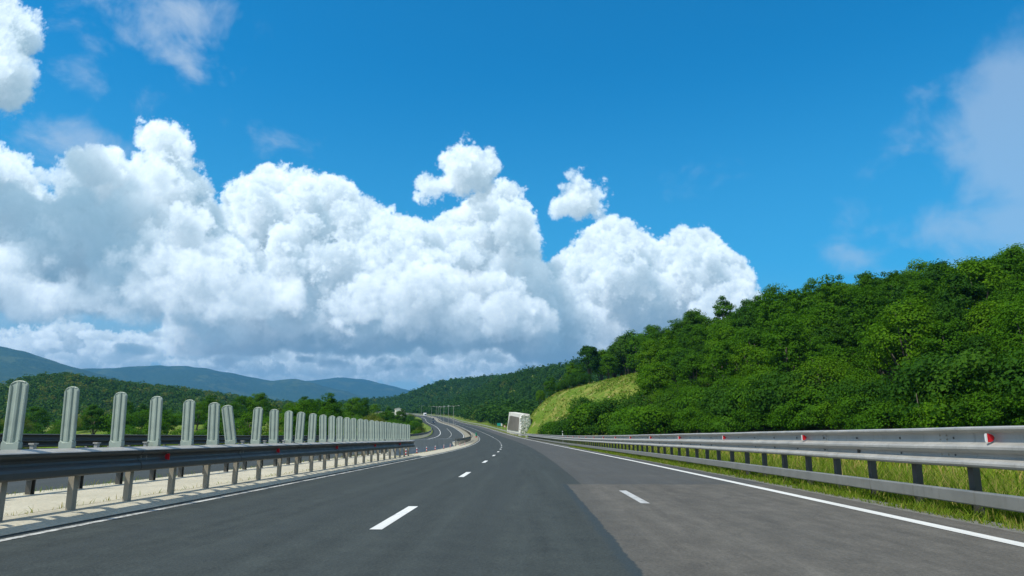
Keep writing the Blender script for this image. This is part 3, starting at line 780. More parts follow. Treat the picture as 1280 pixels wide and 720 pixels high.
# median barrier of the other carriageway
mo = rail_root('guard_rail', 0, 0, label='steel median guard rail of the opposite carriageway seen behind the panels', cat='guard rail')
s_mo = np.r_[np.arange(2, 60, 1.5), np.arange(60, 100, 3)]
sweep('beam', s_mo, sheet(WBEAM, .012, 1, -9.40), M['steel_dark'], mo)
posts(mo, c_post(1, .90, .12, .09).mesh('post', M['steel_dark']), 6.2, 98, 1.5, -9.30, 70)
# outer barrier beyond the opposite carriageway
oo = rail_root('guard_rail', 0, 0, label='long outer guard rail on the far left edge of the opposite carriageway', cat='guard rail')
s_oo = np.r_[np.arange(4, 60, 2.0), np.arange(60, 400, 4.0), np.arange(400, 1000, 8)]
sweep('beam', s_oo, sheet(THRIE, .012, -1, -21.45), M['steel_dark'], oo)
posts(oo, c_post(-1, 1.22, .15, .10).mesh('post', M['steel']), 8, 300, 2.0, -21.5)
# concrete barrier that takes over from the median rail
s_c = np.r_[np.arange(43.7, 90.1, 1.5)]
sweep('concrete_barrier', s_c, [(-8.35, .03), (-8.15, .10), (-8.03, .32), (-7.98, .93), (-7.96, .96), (-7.84, .96), (-7.82, .93), (-7.77, .32), (-7.65, .10), (-7.45, .03)], M['concrete'], None,
      label='smooth grey concrete median barrier beyond the last anti-glare panel', cat='barrier')
# short dark rail round the nose of the median
nr = rail_root('guard_rail', 0, 0, label='short dark guard rail curving around the median beyond the concrete barrier', cat='guard rail')
s_n = np.arange(88.6, 150, 2.0)
sweep('beam', s_n, sheet(WBEAM, .012, -1, -7.3), M['steel_dark'], nr)
posts(nr, c_post(-1, .88, .12, .09).mesh('post', M['steel_dark']), 89, 150, 3.0, -7.4)
far_m = rail_root('guard_rail', 0, 0, label='far median guard rail running up the slope between both carriageways', cat='guard rail')
s_fm = np.r_[np.arange(215, 400, 4.0), np.arange(400, 1000, 8)]
sweep('beam', s_fm, sheet(WBEAM, .012, -1, -7.9), M['steel'], far_m)
posts(far_m, c_post(-1, .88, .12, .09).mesh('post', M['steel_dark']), 216, 600, 4.0, -8.0, 96)
# ------------------------------------------------------------------ small things along the road
# red and white flexible marker posts
def marker():
    r = empty('marker_post', (0, 0, 0)); 
    MB().tube([(0, 0, 0), (0, 0, .05)], [.11, .10], 10).build('base', M['black'], r)
    MB().tube([(0, 0, .05), (0, 0, .50)], [.045, .042], 10).build('post', M['red'], r)
    b = MB().tube([(0, 0, .50), (0, 0, .62), (0, 0, .64)], [.047, .046, .03], 10).build('band', M['white'], r)
    MB().tube([(0, 0, .20), (0, 0, .32)], [.047, .047], 10).build('band', M['white'], r)
    return r
def copy_tree(o, parent=None):
    c = o.copy(); COL.objects.link(c); c.parent = parent
    for ch in [q for q in o.children]: copy_tree(ch, c)
    return c
mk0 = marker()
for k, s in enumerate((45.0, 50.0, 55.5, 61.5, 69.5, 77.0, 88.0, 96.0)):
    o = mk0 if k == 0 else copy_tree(mk0)
    o.location = PV(s, -7.2 + .55 * sms(75, 96, s), .045); o.scale = (.75, .75, .58); o.rotation_euler = (random.gauss(0, .03), random.gauss(0, .03), TH(s))
    tag(o, 'nearest red and white marker post beside the end of the anti-glare row' if k == 0 else 'small red and white marker post standing before the grey concrete barrier' if k < 6 else 'tiny red and white marker post on the sandy strip past the barrier', 'marker post', 'marker posts along the median')
# green marker at the nose of the median
g = empty('nose_marker', PV(200, -6.6, .04), TH(200), label='small green marker post on a red base at the curve of the median', cat='marker post')
MB().tube([(0, 0, 0), (0, 0, .35)], [.22, .16], 10).build('base', M['red'], g)
MB().tube([(0, 0, .35), (0, 0, 1.25), (0, 0, 1.32)], [.20, .20, .12], 12).build('post', M['green'], g)
# white delineator behind the right rail
g = empty('delineator_post', PV(121, 8.4, -.2), TH(121), label='slim white delineator post behind the right guard rail, before the bushes', cat='delineator')
MB().prism([(-.06, -.05), (.06, -.05), (.06, .03), (0, .07), (-.06, .03)], (0, 0, 0), (1, 0, 0), (0, 1, 0), (0, 0, 1), 2.1).build('post', M['white'], g)
MB().box((0, -.056, 1.85), (.125, .012, .25)).build('band', M['black'], g)
g = empty('delineator_post', PV(189.2, 6.2, 0), TH(189), label='white delineator post at the end of the right rail by the pale retaining wall', cat='delineator')
MB().prism([(-.07, -.05), (.07, -.05), (.07, .03), (0, .07), (-.07, .03)], (0, 0, 0), (1, 0, 0), (0, 1, 0), (0, 0, 1), 1.3).build('post', M['white'], g)
MB().box((0, -.056, 1.05), (.145, .012, .2)).build('band', M['black'], g)
# road signs by the far bend
def sign_at(s, t): return PV(s, t, 0)
g = empty('direction_sign', PV(330, 9.3, .6), TH(330), label='small teal-green direction sign with a white panel by the far bend', cat='road sign')
for x in (-.9, .9): MB().tube([(x, .06, -1.0), (x, .06, 1.6)], [.05, .05], 8).build('post', M['steel'], g)
MB().box((-.35, 0, 1.55), (1.7, .05, 1.25)).build('green_board', M['teal'], g, bevel=.01)
MB().box((.86, 0, 1.45), (.66, .05, 1.15)).build('white_board', M['white'], g, bevel=.01)
g = empty('warning_sign', PV(306, 8.9, .5), TH(306), label='small red-edged triangular warning sign right of the teal sign', cat='road sign')
MB().tube([(0, .05, -1.0), (0, .05, 1.9)], [.04, .04], 8).build('post', M['steel'], g)
MB().prism([(-.55, 1.05), (.55, 1.05), (0, 2.0)], (0, 0, 0), (1, 0, 0), (0, 0, 1), (0, 1, 0), .03).build('red_border', M['red'], g)
MB().prism([(-.38, 1.15), (.38, 1.15), (0, 1.80)], (0, -.006, 0), (1, 0, 0), (0, 0, 1), (0, 1, 0), .005).build('sign_face', M['white'], g)

# street lamps in the median of the far curve
def lamp():
    r = empty('street_lamp', (0, 0, 0))
    MB().tube([(0, 0, -.5), (0, 0, 1.0), (0, 0, 9.6), (0, 0, 10.2)], [.13, .11, .07, .05], 8).build('pole', M['steel'], r)
    for sgn in (-1, 1):
        MB().tube([(0, 0, 10.1), (sgn * .9, 0, 10.45), (sgn * 2.3, 0, 10.55)], [.045, .04, .035], 6).build('arm', M['steel'], r)
        MB().prism([(-.45, -.06), (.45, -.03), (.45, .05), (.2, .12), (-.45, .08)], (sgn * 2.7, -.16, 10.55), (sgn, 0, 0), (0, 0, 1), (0, 1, 0), .32).build('lamp_head', M['white'], r, bevel=.02)
    return r
l0 = lamp()
for k, s in enumerate((385, 428, 472, 520, 575, 640, 715, 800)):
    o = l0 if k == 0 else copy_tree(l0); o.location = PV(s, -8.6, 0); o.rotation_euler = (0, 0, TH(s))
    tag(o, 'nearest and tallest double-armed street lamp, rightmost of the far median row' if k == 0 else 'farthest street lamp, leftmost of the median row before the forest hill' if k == 7 else 'thin double-armed street lamp within the row along the far median', 'street lamp', 'street lamps along the far median')

# vehicles coming down the far slope
def wheel(parent, x, y, r=.5, w=.3):
    t = MB().tube([(x - w / 2, y, r), (x + w / 2, y, r)], [r, r], 16).build('wheel', M['black'], parent)
    MB().tube([(x - w / 2 - .01, y, r), (x + w / 2 + .01, y, r)], [r * .55, r * .55], 12).build('rim', M['steel'], t)
tr = empty('box_truck', PV(745, -12.0, .0), TH(745) + math.pi, label='white box truck driving down the far slope on the opposite carriageway', cat='truck')
MB().box((0, -2.1, 2.35), (2.5, 6.4, 2.9)).build('cargo_box', M['white'], tr, bevel=.05)
MB().prism([(1.2, .55), (3.4, .55), (3.45, 1.5), (3.1, 2.75), (1.2, 2.85)], (-1.15, 0, 0), (0, 1, 0), (0, 0, 1), (1, 0, 0), 2.3).build('cab', M['white'], tr, bevel=.04)
MB().prism([(3.46, 1.55), (3.13, 2.6), (3.15, 2.6), (3.48, 1.55)], (-1.0, .02, 0), (0, 1, 0), (0, 0, 1), (1, 0, 0), 2.0).build('windscreen', M['glass'], tr)
MB().box((0, -1.6, .75), (1.0, 7.6, .25)).build('chassis', M['black'], tr)
for x in (-1.0, 1.0):
    for y in (2.3, -3.6): wheel(tr, x, y)
    MB().box((x * .85, 3.46, .95), (.35, .05, .2)).build('headlight', M['white'], tr)
def car(s, t, rz, label, paint_):
    c = empty('car', PV(s, t, 0), TH(s) + rz, label=label, cat='car', group='dark cars on the opposite carriageway')
    body = [(-2.15, .32), (-2.2, .75), (-2.05, .95), (-1.1, .98), (.75, .95), (1.85, .82), (2.15, .62), (2.18, .3)]
    MB().prism(body, (-.87, 0, 0), (0, 1, 0), (0, 0, 1), (1, 0, 0), 1.74).build('body', paint_, c, bevel=.06)
    MB().prism([(-1.75, .94), (-1.2, 1.42), (.05, 1.46), (.95, .93)], (-.72, 0, 0), (0, 1, 0), (0, 0, 1), (1, 0, 0), 1.44).build('cabin', M['glass'], c, bevel=.05)
    MB().box((0, -.6, 1.46), (1.25, 1.2, .05)).build('roof', paint_, c, bevel=.02)
    for x in (-.78, .78):
        for y in (1.35, -1.35): wheel(c, x, y, .32, .2)
        MB().box((x * .82, 2.16, .64), (.34, .05, .14)).build('headlight', M['white'], c)
car(452, -16.2, math.pi, 'small dark car on the outer lane of the opposite carriageway, nearer the camera', M['carblue'])
car(600, -12.0, math.pi, 'tiny dark car farther up the opposite carriageway near the curve', M['carblue'])

# retaining wall at the foot of the cut
def wall_block(name, label, A, B, hA, hB, deep, zA, zB, rubble=True):
    """A near corner, B far corner along the road; deep: horizontal vector into the bank"""
    g = empty(name, A, 0, label=label, cat='retaining wall')
    A, B, D = Vector(A), Vector(B), Vector(deep); u = (B - A); L = u.length; u = Vector((u.x, u.y, 0)).normalized(); n = Vector((-u.y, u.x, 0))
    if n.dot(D) > 0: n = -n                        # faces the road
    up = Vector((0, 0, 1)); o = lambda v: v - A
    bat = -n * .12
    a0, b0 = A, B; a1 = A + up * hA + bat * hA * .5 + u * .4; b1 = B + up * hB + bat * hB * .5 - u * 9.0
    vs = [a0, b0, b1, a1] + [a0 + D, b0 + D, b1 + D * .7, a1 + D * .72]
    MB().add([o(v - up * (1.5 if i in (0, 1, 4, 5) else 0)) for i, v in enumerate(vs)], [(0, 1, 2, 3), (7, 6, 5, 4), (0, 4, 5, 1), (1, 5, 6, 2), (2, 6, 7, 3), (3, 7, 4, 0)]).build('wall_body', M['wall'], g, bevel=.05)
    def on(fu, fz): 
        lo = a0.lerp(b0, fu); hi = a1.lerp(b1, fu); return lo.lerp(hi, fz)
    nn = (b0 - a0).cross(a1 - a0).normalized()
    if nn.dot(n) < 0: nn = -nn
    q = [on(.13, .12), on(.90, .10), on(.82, .84), on(.13, .82)]
    m = MB(); m.add([o(v + nn * .02) for v in q] + [o(v + nn * .10) for v in q], [(4, 5, 6, 7), (0, 1, 5, 4), (1, 2, 6, 5), (2, 3, 7, 6), (3, 0, 4, 7)])
    # upright ribs of the facing panel
    for k in range(12):
        fu = .15 + .73 * k / 11; lo, hi = on(fu, .13), on(fu - .045 * max(0, (fu - .5)), .815)
        c = (lo + hi) / 2 + nn * .16; m.box(o(c), (.5, .14, (hi - lo).length), u, nn, (hi - lo).normalized())
    if rubble: m.build('facing_panel', M['panel'], g)
    if rubble:
        m = MB(); dd = D.normalized(); W_ = D.length; rg = np.random.default_rng(3)
        for k in range(330):
            z = rg.random() * (hA - .35); x = rg.random() ** .9 * W_ * (1.0 - .30 * z / hA) - .15; s_ = rg.uniform(.25, .85)
            c = A + dd * x + up * z - u * (.05 + .18 * rg.random()) + bat * z * .5
            ax = Vector(rg.normal(size=3)).normalized(); ay = ax.orthogonal().normalized(); az = ax.cross(ay)
            m.box(o(c), (s_, s_ * .8, s_ * .7), ax, ay, az, .75)
        m.build('rubble_face', M['rubble'], g)
    return g
wall_block('retaining_wall', 'pale trapezoid retaining wall with grey ribbed panel and rubble end at the cut slope', PV(236, 8.1, .5), PV(298, 8.8, .1), 6.3, 7.4, (3.8, 1.5, 0), 0, 0)
x_, y_ = pixdir(501, 518)[0] * 600, 600.
g = empty('retaining_wall', (x_, y_, float(np.interp(600, SS, _z)) + 2.0), .25, label='small pale concrete wall end on the left bank of the far road below the forest', cat='retaining wall')
MB().prism([(-4.2, -4), (3.6, -4), (3.2, 6.2), (-1.0, 7.6), (-4.0, 7.0)], (0, 0, 0), (1, 0, 0), (0, 0, 1), (0, 1, 0), 14.0).build('wall_body', M['wall'], g, bevel=.08)
MB().prism([(-4.4, 0), (-1.0, .65), (-1.0, 1.05), (-4.4, .4)], (0, -.15, 7.0), (1, 0, 0), (0, 0, 1), (0, 1, 0), 14.4).build('coping', M['wall'], g)
# ------------------------------------------------------------------ trees and shrubs
def quads(C, N, size, rg, asp=.75, fold=.25):
    """one leaf-sized rhomb per centre C, facing N"""
    n = len(C); N = N / np.linalg.norm(N, axis=1, keepdims=True)
    A = np.cross(N, rg.normal(size=(n, 3))); A /= np.linalg.norm(A, axis=1, keepdims=True) + 1e-9
    B = np.cross(N, A); s = (size * rg.uniform(.6, 1.35, n))[:, None]
    V = np.stack([C - A * s, C - B * s * asp + N * s * fold, C + A * s, C + B * s * asp + N * s * fold], 1).reshape(-1, 3)
    return V, np.arange(4 * n).reshape(-1, 4)
def crown_leaves(seed, w, h, nclump, nleaf, size, shape='round', bottom=0.0, lobes=5, fill=.15):
    """leaf clumps spread through an uneven crown; base of the crown at z=bottom"""
    rg = np.random.default_rng(seed)
    la = rg.uniform(0, 6.28, lobes); lw = rg.uniform(.12, .34, lobes); lz = rg.uniform(-.6, .8, lobes)
    C = []
    while len(C) < nclump:
        d = rg.normal(size=3); d /= np.linalg.norm(d)
        if d[2] < -.55: continue
        k = .78 + sum(b * max(0, math.cos(math.atan2(d[1], d[0]) - a)) ** 3 * math.exp(-(d[2] - z) ** 2 * 2.2) for a, b, z in zip(la, lw, lz))
        if shape == 'tall': k *= 1.0 - .35 * max(0, d[2]) ** 2
        r = k * (rg.random() ** .33 if rg.random() < fill else rg.uniform(.80, 1.02))
        C.append(((d[0] * r * w / 2), (d[1] * r * w / 2), bottom + h * (.46 + .50 * d[2] * r), d[0], d[1], d[2] + .35))
    C = np.array(C); per = max(1, nleaf // nclump)
    cr = rg.uniform(.12, .23, nclump) * min(w, h * 1.2)
    D = rg.normal(size=(nclump, per, 3)); D /= np.linalg.norm(D, axis=2, keepdims=True)
    rad = rg.random((nclump, per, 1)) ** .33
    L = C[:, None, :3] + D * rad * cr[:, None, None] * np.array([1.15, 1.15, .62])
    N = D * .8 + C[:, None, 3:] * .7 + rg.normal(size=D.shape) * .45 + np.array([0, 0, .35])
    return quads(L.reshape(-1, 3), N.reshape(-1, 3), size, rg), C
def trunk_mb(seed, C, base_h, r0, h, nlimb=7):
    rg = np.random.default_rng(seed + 50); m = MB()
    lean = rg.normal(0, .03, 2) * h
    pts = [(0, 0, -1.0), (lean[0] * .2, lean[1] * .2, base_h * .5), (lean[0] * .6, lean[1] * .6, base_h), (lean[0], lean[1], base_h + (h - base_h) * .55)]
    m.tube(pts, [r0 * 1.25, r0, r0 * .8, r0 * .3], 7)
    for i in rg.choice(len(C), min(nlimb, len(C)), replace=False):
        c = C[i, :3]; z0 = base_h * rg.uniform(.7, 1.15)
        m.tube([(lean[0] * .5, lean[1] * .5, z0), tuple(c * np.array([.5, .5, .5]) + np.array([0, 0, .55 * z0])), tuple(c)], [r0 * .45, r0 * .28, r0 * .08], 5)
    return m
class Kind:
    def __init__(s, tree, seed, w, h, base, nclump, nleaf, size, leaf, bark='bark', **kw):
        (V, F), C = crown_leaves(seed, w, h - base, nclump, nleaf, size, bottom=base, **kw)
        s.crown = mesh_np('crown', V, F, M[leaf]); s.h = h; s.w = w
        s.trunk = trunk_mb(seed, C, max(base, .35), .022 * h + .03 if tree else .035, h, 7 if tree else 5).mesh('trunk' if tree else 'stem', M[bark], smooth=True)
        s.tree = tree
PLANTED = [0]
def plant(kind, name, x, y, scale, label, group=None, cat=None, dz=0.0, sz=None, z=None, kids=True):
    z = float(ground_at(np.array([x]), np.array([y]))[0]) if z is None else z
    r = empty(name, (x, y, z + dz), random.uniform(0, 6.28), label=label, cat=cat or ('tree' if kind.tree else 'shrub'), group=group)
    r.scale = (scale, scale, sz or scale); PLANTED[0] += 1
    link('crown' if kind.tree else 'foliage', kind.crown, r); link('trunk' if kind.tree else 'stem', kind.trunk, r)
    return r
OAK = [Kind(True, 100 + i, 4.9 + .6 * (i % 3), 10.4 + .9 * (i % 4), 2.2 + .5 * (i % 2), 72, 5600, .15, 'leaf' if i % 4 else 'leaf_dark', fill=.1) for i in range(6)]
OAKN = [Kind(True, 130 + i, 5.0 + .5 * (i % 3), 10.4 + .8 * i, 1.4 + .4 * (i % 2), 95, 11000, .11, 'leaf' if i else 'leaf_dark', fill=.1) for i in range(3)]
EDGEK = [Kind(True, 190 + i, 6.2 + .7 * i, 7.6 + .6 * i, .2, 150, 10500, .115, 'leaf', fill=.1) for i in range(3)]
TALL = [Kind(True, 160 + i, 6.0 + .8 * i, 17.0 + 1.2 * i, 3.5, 120, 5200, .23, 'leaf_dark' if i != 1 else 'leaf', shape='tall') for i in range(3)]
BUSH = [Kind(False, 200 + i, 3.6 + .5 * i, 2.9 + .3 * i, .15, 70, 4200, .085, ['leaf_bright', 'leaf', 'leaf_bright', 'leaf_yellow'][i], fill=.1) for i in range(4)]
DARKB = [Kind(False, 230 + i, 4.4 + .6 * i, 3.6 + .4 * i, .1, 75, 3800, .11, ['leaf', 'leaf_dark'][i % 2], fill=.1) for i in range(2)]

# the wood on the right-hand hillside: every tree its own thing
EDGE = np.array([(25, 150), (30, 128), (38, 100), (45, 78), (52, 62), (62, 48), (84, 30)], float)      # front edge of the wood
rgF = np.random.default_rng(21)
spots = []
def too_close(x, y, d, pts):
    return any((x - a) ** 2 + (y - b) ** 2 < d * d for a, b, *_ in pts)
cand = []
for _ in range(60000):
    x, y = rgF.uniform(8, 190), rgF.uniform(25, 250)
    if x / y > .80 or x / y < .10: continue
    cand.append((x, y))
cand = np.array(cand)
dr, zr = seg_dist(cand[:, 0], cand[:, 1], RIDGE); beyond = side_of(cand[:, 0], cand[:, 1], RIDGE) > 0
xe = np.interp(cand[:, 1], EDGE[::-1, 1], EDGE[::-1, 0]); xe = np.where(cand[:, 1] > 150, 25 + (cand[:, 1] - 150) * .16, xe)
ok = (cand[:, 0] > xe) & (~beyond | (dr < 9))
cand = cand[ok]; gz = ground_at(cand[:, 0], cand[:, 1])
order = np.argsort(np.hypot(cand[:, 0], cand[:, 1]))
for i in order:
    x, y = cand[i]; d = math.hypot(x, y)
    sp_ = 5.1 if d < 110 else 5.8
    if not too_close(x, y, sp_, spots[-160:]): spots.append((x, y, gz[i]))
print('wood candidates', len(spots))
near_edge = lambda x, y: x - float(np.interp(y, EDGE[::-1, 1], EDGE[::-1, 0])) < 5 and y < 150
spots.sort(key=lambda q: math.hypot(q[0], q[1]))
spots = spots[:285]
GAP = pixdir(1122, 500)[0], pixdir(1152, 500)[0]
for x, y, z in spots:
    if GAP[0] < x / y < GAP[1] and math.hypot(x, y) < 98: continue
    d = math.hypot(x, y)
    k = random.choice(OAKN if d < 95 else OAK); sc_ = random.uniform(.82, 1.12)
    if near_edge(x, y):
        plant(random.choice(EDGEK), 'broadleaf_tree', x, y, sc_ * .95, 'broadleaf tree in the front row of the right hillside wood, foliage reaching the ground', 'front trees of the right hillside wood', z=z, dz=-.5, sz=sc_)
    else:
        plant(k, 'broadleaf_tree', x, y, sc_ * (1.12 if d > 110 else 1), 'broadleaf tree within the closed green canopy of the right hillside wood', 'trees of the right hillside wood', z=z, dz=-.4, sz=sc_ * random.uniform(.85, 1.15) * (1.12 if d > 110 else 1))
# dead leaves, not grass, under the wood
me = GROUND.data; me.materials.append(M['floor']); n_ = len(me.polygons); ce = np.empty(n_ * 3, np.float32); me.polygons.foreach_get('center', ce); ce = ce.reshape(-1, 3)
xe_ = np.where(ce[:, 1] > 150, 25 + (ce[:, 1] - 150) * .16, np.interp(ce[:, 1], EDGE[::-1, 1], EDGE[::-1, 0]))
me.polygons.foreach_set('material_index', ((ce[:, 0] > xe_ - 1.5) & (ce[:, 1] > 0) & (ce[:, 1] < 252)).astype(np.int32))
# bare pale trunk that shows in the dark gap of the wood
def at(px, py, d):
    u, v = pixdir(px, py); return u * d, d
x, y = at(1148, 500, 76)
g = empty('bare_trunk', (x, y, float(ground_at(np.array([x]), np.array([y]))[0])), label='thin bare trunk standing in the dark gap of the right wood', cat='tree')
MB().tube([(0, 0, -1), (.08, 0, 1.8), (.0, .1, 3.4), (-.1, .1, 5.2)], [.10, .09, .06, .03], 8).build('trunk', M['bark'], g, smooth=True)
MB().tube([(.05, .03, 2.6), (.2, .1, 3.2), (.3, .1, 3.6)], [.03, .02, .01], 6).build('branch', M['bark'], g, smooth=True)

# tall trees behind the cut slope
for px, d, sc_, k in ((737, 258, .92, 0), (752, 262, .80, 1), (768, 266, 1.02, 0), (786, 262, 1.12, 2), (802, 256, 1.10, 1), (818, 250, 1.0, 2), (834, 252, .92, 0), (776, 276, 1.05, 2), (848, 246, .85, 1), (796, 272, 1.15, 0), (762, 250, .62, 1), (812, 266, 1.05, 0)):
    x, y = at(px, 480, d)
    plant(TALL[k], 'broadleaf_tree', x, y, sc_ * 1.27, 'leftmost slender tall tree above the grassy cut slope' if px == 737 else 'tall dark tree in the cluster above the grassy cut slope', None if px == 737 else 'tall trees above the cut slope', dz=-.5)
for px, py, d, sc_ in ((676, 500, 262, 1.0), (688, 494, 266, 1.25), (700, 490, 268, .9), (716, 486, 262, 1.5), (724, 484, 258, 1.3)):
    x, y = at(px, py, d)
    plant(OAK[3 if sc_ > 1 else 1], 'broadleaf_tree', x, y, .62 * sc_, 'round dark tree on the left crest of the grassy cut slope', 'round trees on the crest of the cut slope', dz=-.6)
# bushes on and under the cut slope, pixel column / distance / size / kind
for px, d, sc_, k, lb in ((690, 178, .95, 1, 'low dark shrub left of the bush clump under the cut slope'), (700, 172, 1.1, 0, ''), (712, 168, 1.2, 1, ''), (724, 160, 1.15, 0, ''), (738, 158, 1.6, 1, ''), (750, 154, 1.85, 0, ''), (764, 150, 1.7, 1, ''), (776, 146, 1.35, 0, ''), (788, 142, 1.25, 1, ''), (798, 138, 1.5, 0, ''), (730, 196, 1.15, 1, 'dark round bush halfway up the grassy cut slope'), (812, 130, 1.5, 0, ''), (800, 150, 1.5, 1, '')):
    x, y = at(px, 540, d)
    plant(DARKB[k], 'shrub', x, y, sc_ * 1.3, lb or 'dark green bush in the clump at the foot of the grassy cut slope', None if lb else 'bushes at the foot of the cut slope', dz=-.2)
x, y = at(778, 535, 128); plant(BUSH[0], 'shrub', x, y, 1.25, 'pale bright green shrub before the dark bush clump behind the right rail', dz=-.2)
# bright shrubs along the foot of the wood
rgB = np.random.default_rng(5)
for k in range(104):
    row = k % 2; y = 24 + 112 * ((k // 2) / 51) ** 1.1; xe_ = float(np.interp(y, EDGE[::-1, 1], EDGE[::-1, 0]))
    x = xe_ - rgB.uniform(.0, 2.5) - row * 3.2 + 1.0
    if x / y > .9 or x < 10 or (GAP[0] - .02 < x / y < GAP[1] + .02 and not row): continue
    sc_ = rgB.uniform(1.0, 1.55) * (1.0 if row else 1.35)
    kd = BUSH[rgB.choice([0, 2, 1], p=[.45, .35, .2])] if y < 66 else BUSH[rgB.choice([0, 1, 1])] if row else DARKB[rgB.integers(0, 2)]
    plant(kd, 'shrub', x, y, sc_, 'bright light-green shrub at the foot of the wood, right of the bare trunk' if y < 66 else 'green shrub along the foot of the wood behind the right rail', 'near bright shrubs at the wood edge' if y < 66 else 'shrubs at the foot of the wood', dz=-.25)

for px, d, sc_ in ((702, 246, .9), (712, 243, 1.25), (722, 240, 1.35), (731, 238, 1.1), (690, 250, .6)):
    x, y = at(px, 495, d); plant(DARKB[1], 'shrub', x, y, sc_, 'dark bush in the clump on the crest of the cut slope', 'bushes on the crest of the cut slope', dz=-.2)
# left: bushes and trees beyond the opposite carriageway
LEFT = [(318, 150, 'D', 1.0), (345, 165, 'D', 1.1), (372, 205, 'D', 1.3), (392, 235, 'O', .86), (408, 215, 'Y', 1.35), (424, 230, 'D', 1.2), (440, 250, 'O', 1.05), (452, 262, 'O', .95), (464, 245, 'Y', 1.6), (472, 240, 'Y', 1.3), (478, 275, 'O', .70), (488, 262, 'D', 1.3), (493, 300, 'D', 1.3), (503, 330, 'D', 1.5), (468, 300, 'B', 2.0), (430, 280, 'B', 1.8), (510, 560, 'D', 1.5), (497, 540, 'D', 1.6), (514, 590, 'Y', 1.5), (500, 420, 'O', .8), (486, 380, 'O', .9), (512, 470, 'D', 1.4), (360, 240, 'B', 1.6), (330, 240, 'O', .6), (300, 200, 'D', 1.2), (280, 180, 'D', 1.1), (255, 170, 'B', 1.3), (230, 170, 'D', 1.1), (415, 300, 'O', .8), (505, 300, 'B', 1.3), (482, 225, 'B', 1.2)]
for px, d, kd, sc_ in LEFT:
    x, y = at(px, 530, d)
    s_, t_ = st_of(np.array([x]), np.array([y]))
    if t_[0] > -25: continue
    if kd == 'O': plant(random.choice(OAK), 'broadleaf_tree', x, y, sc_, 'largest dark round tree left of the road, over the panel row' if px == 440 else 'round dark tree left of the biggest one, above the panels' if px == 392 else 'dark tree in the group left of the far road', None if px in (440, 392) else 'trees left of the far road', dz=-.5)
    elif kd == 'Y': plant(BUSH[3], 'shrub', x, y, sc_, 'yellow-green bush between the dark trees left of the road', 'yellow-green bushes left of the road', dz=-.2)
    elif kd == 'B': plant(BUSH[0], 'shrub', x, y, sc_, 'bright green bush on the left bank beyond the opposite carriageway', 'bright bushes on the left bank', dz=-.2)
    else: plant(DARKB[random.randrange(2)], 'shrub', x, y, sc_, 'dark green bush on the left bank beyond the opposite carriageway', 'dark bushes on the left bank', dz=-.2)

rgL = np.random.default_rng(77)
for k in range(165):
    px = rgL.uniform(-40, 470) if k < 130 else rgL.uniform(395, 512); d = rgL.uniform(115, 330) if k < 130 else rgL.uniform(230, 470); x, y = at(px, 530, d); s_, t_ = st_of(np.array([x]), np.array([y]))
    if t_[0] > -30: continue
    tall = rgL.random() < .35
    if tall: plant(OAK[rgL.integers(0, 6)], 'broadleaf_tree', x, y, rgL.uniform(.6, .95), 'dark tree rising from the bushes below the left forest hill, behind the panels', 'trees below the left forest hill', dz=-.6)
    else: plant((DARKB + DARKB + BUSH)[rgL.integers(0, 8)], 'shrub', x, y, rgL.uniform(1.0, 1.9), 'green bush in the thicket beyond the outer guard rail at left', 'thicket beyond the outer guard rail', dz=-.3)

for k in range(26):
    d = rgL.uniform(230, 520); s0_ = d; t0_ = -23.5 - abs(rgL.normal(0, 1)) * 9
    q = P(s0_, t0_); x, y = float(q[0]), float(q[1])
    if rgL.random() < .25: plant(BUSH[3], 'shrub', x, y, rgL.uniform(.6, 1.1), 'small yellow-green bush on the grassy bank inside the far left bend', 'yellow-green bushes on the bank of the far bend', dz=-.2)
    else: plant(DARKB[rgL.integers(0, 2)], 'shrub', x, y, rgL.uniform(.5, 1.15), 'small dark bush on the grassy bank inside the far left bend', 'dark bushes on the bank of the far bend', dz=-.2)

# ------------------------------------------------------------------ far hills and the woods on them
def hill_mesh(name, y0, y1, x0, x1, n, m, fz, mat_):
    yy, xx = np.meshgrid(np.linspace(y0, y1, n), np.linspace(x0, x1, m), indexing='ij')
    return grid(name, np.stack([xx, yy, fz(xx, yy)], -1), mat_, kind='structure')
def ridge_profile(pts, dist):               # skyline points (px,py) -> height over x/y at a given distance
    a = np.array([(pixdir(px, py)[0], pixdir(px, py)[1] * dist + CAM_H) for px, py in pts])
    return lambda u: np.interp(u, a[:, 0], a[:, 1])
def vnoise(x, y, f, seed):                  # smooth value noise
    r = np.random.default_rng(seed).random((64, 64)); X_, Y_ = x * f, y * f
    i, j = np.floor(X_).astype(int), np.floor(Y_).astype(int); u, v = X_ - i, Y_ - j; u, v = u * u * (3 - 2 * u), v * v * (3 - 2 * v)
    g = lambda a, b: r[a % 64, b % 64]
    return (g(i, j) * (1 - u) + g(i + 1, j) * u) * (1 - v) + (g(i, j + 1) * (1 - u) + g(i + 1, j + 1) * u) * v - .5
# centre: wooded hill behind the bend
fC = ridge_profile([(380, 520), (470, 508), (500, 496), (520, 488), (545, 479), (575, 473), (600, 469), (640, 463), (690, 459), (720, 457), (780, 452), (860, 450), (1000, 450)], 900)
def z_centre(x, y):
    u = x / y; k = fC(u) - 6
    s_, t_ = st_of(x, y); zr = np.interp(s_, SS, _z)
    a = sms(13, 150, t_); b = sms(500, 900, y) 
    z = zr - .5 + (k * (y / 900.) ** .35 - zr + .5) * a * (.15 + .85 * b)
    z = np.where(y > 900, z - (y - 900) * .12, z)
    z += vnoise(x, y, 1 / 90., 3) * 9 * a
    return np.where(t_ > 11, z, zr - 3)
hill_mesh('hill', 350, 1250, -420, 330, 150, 130, z_centre, M['verge'])
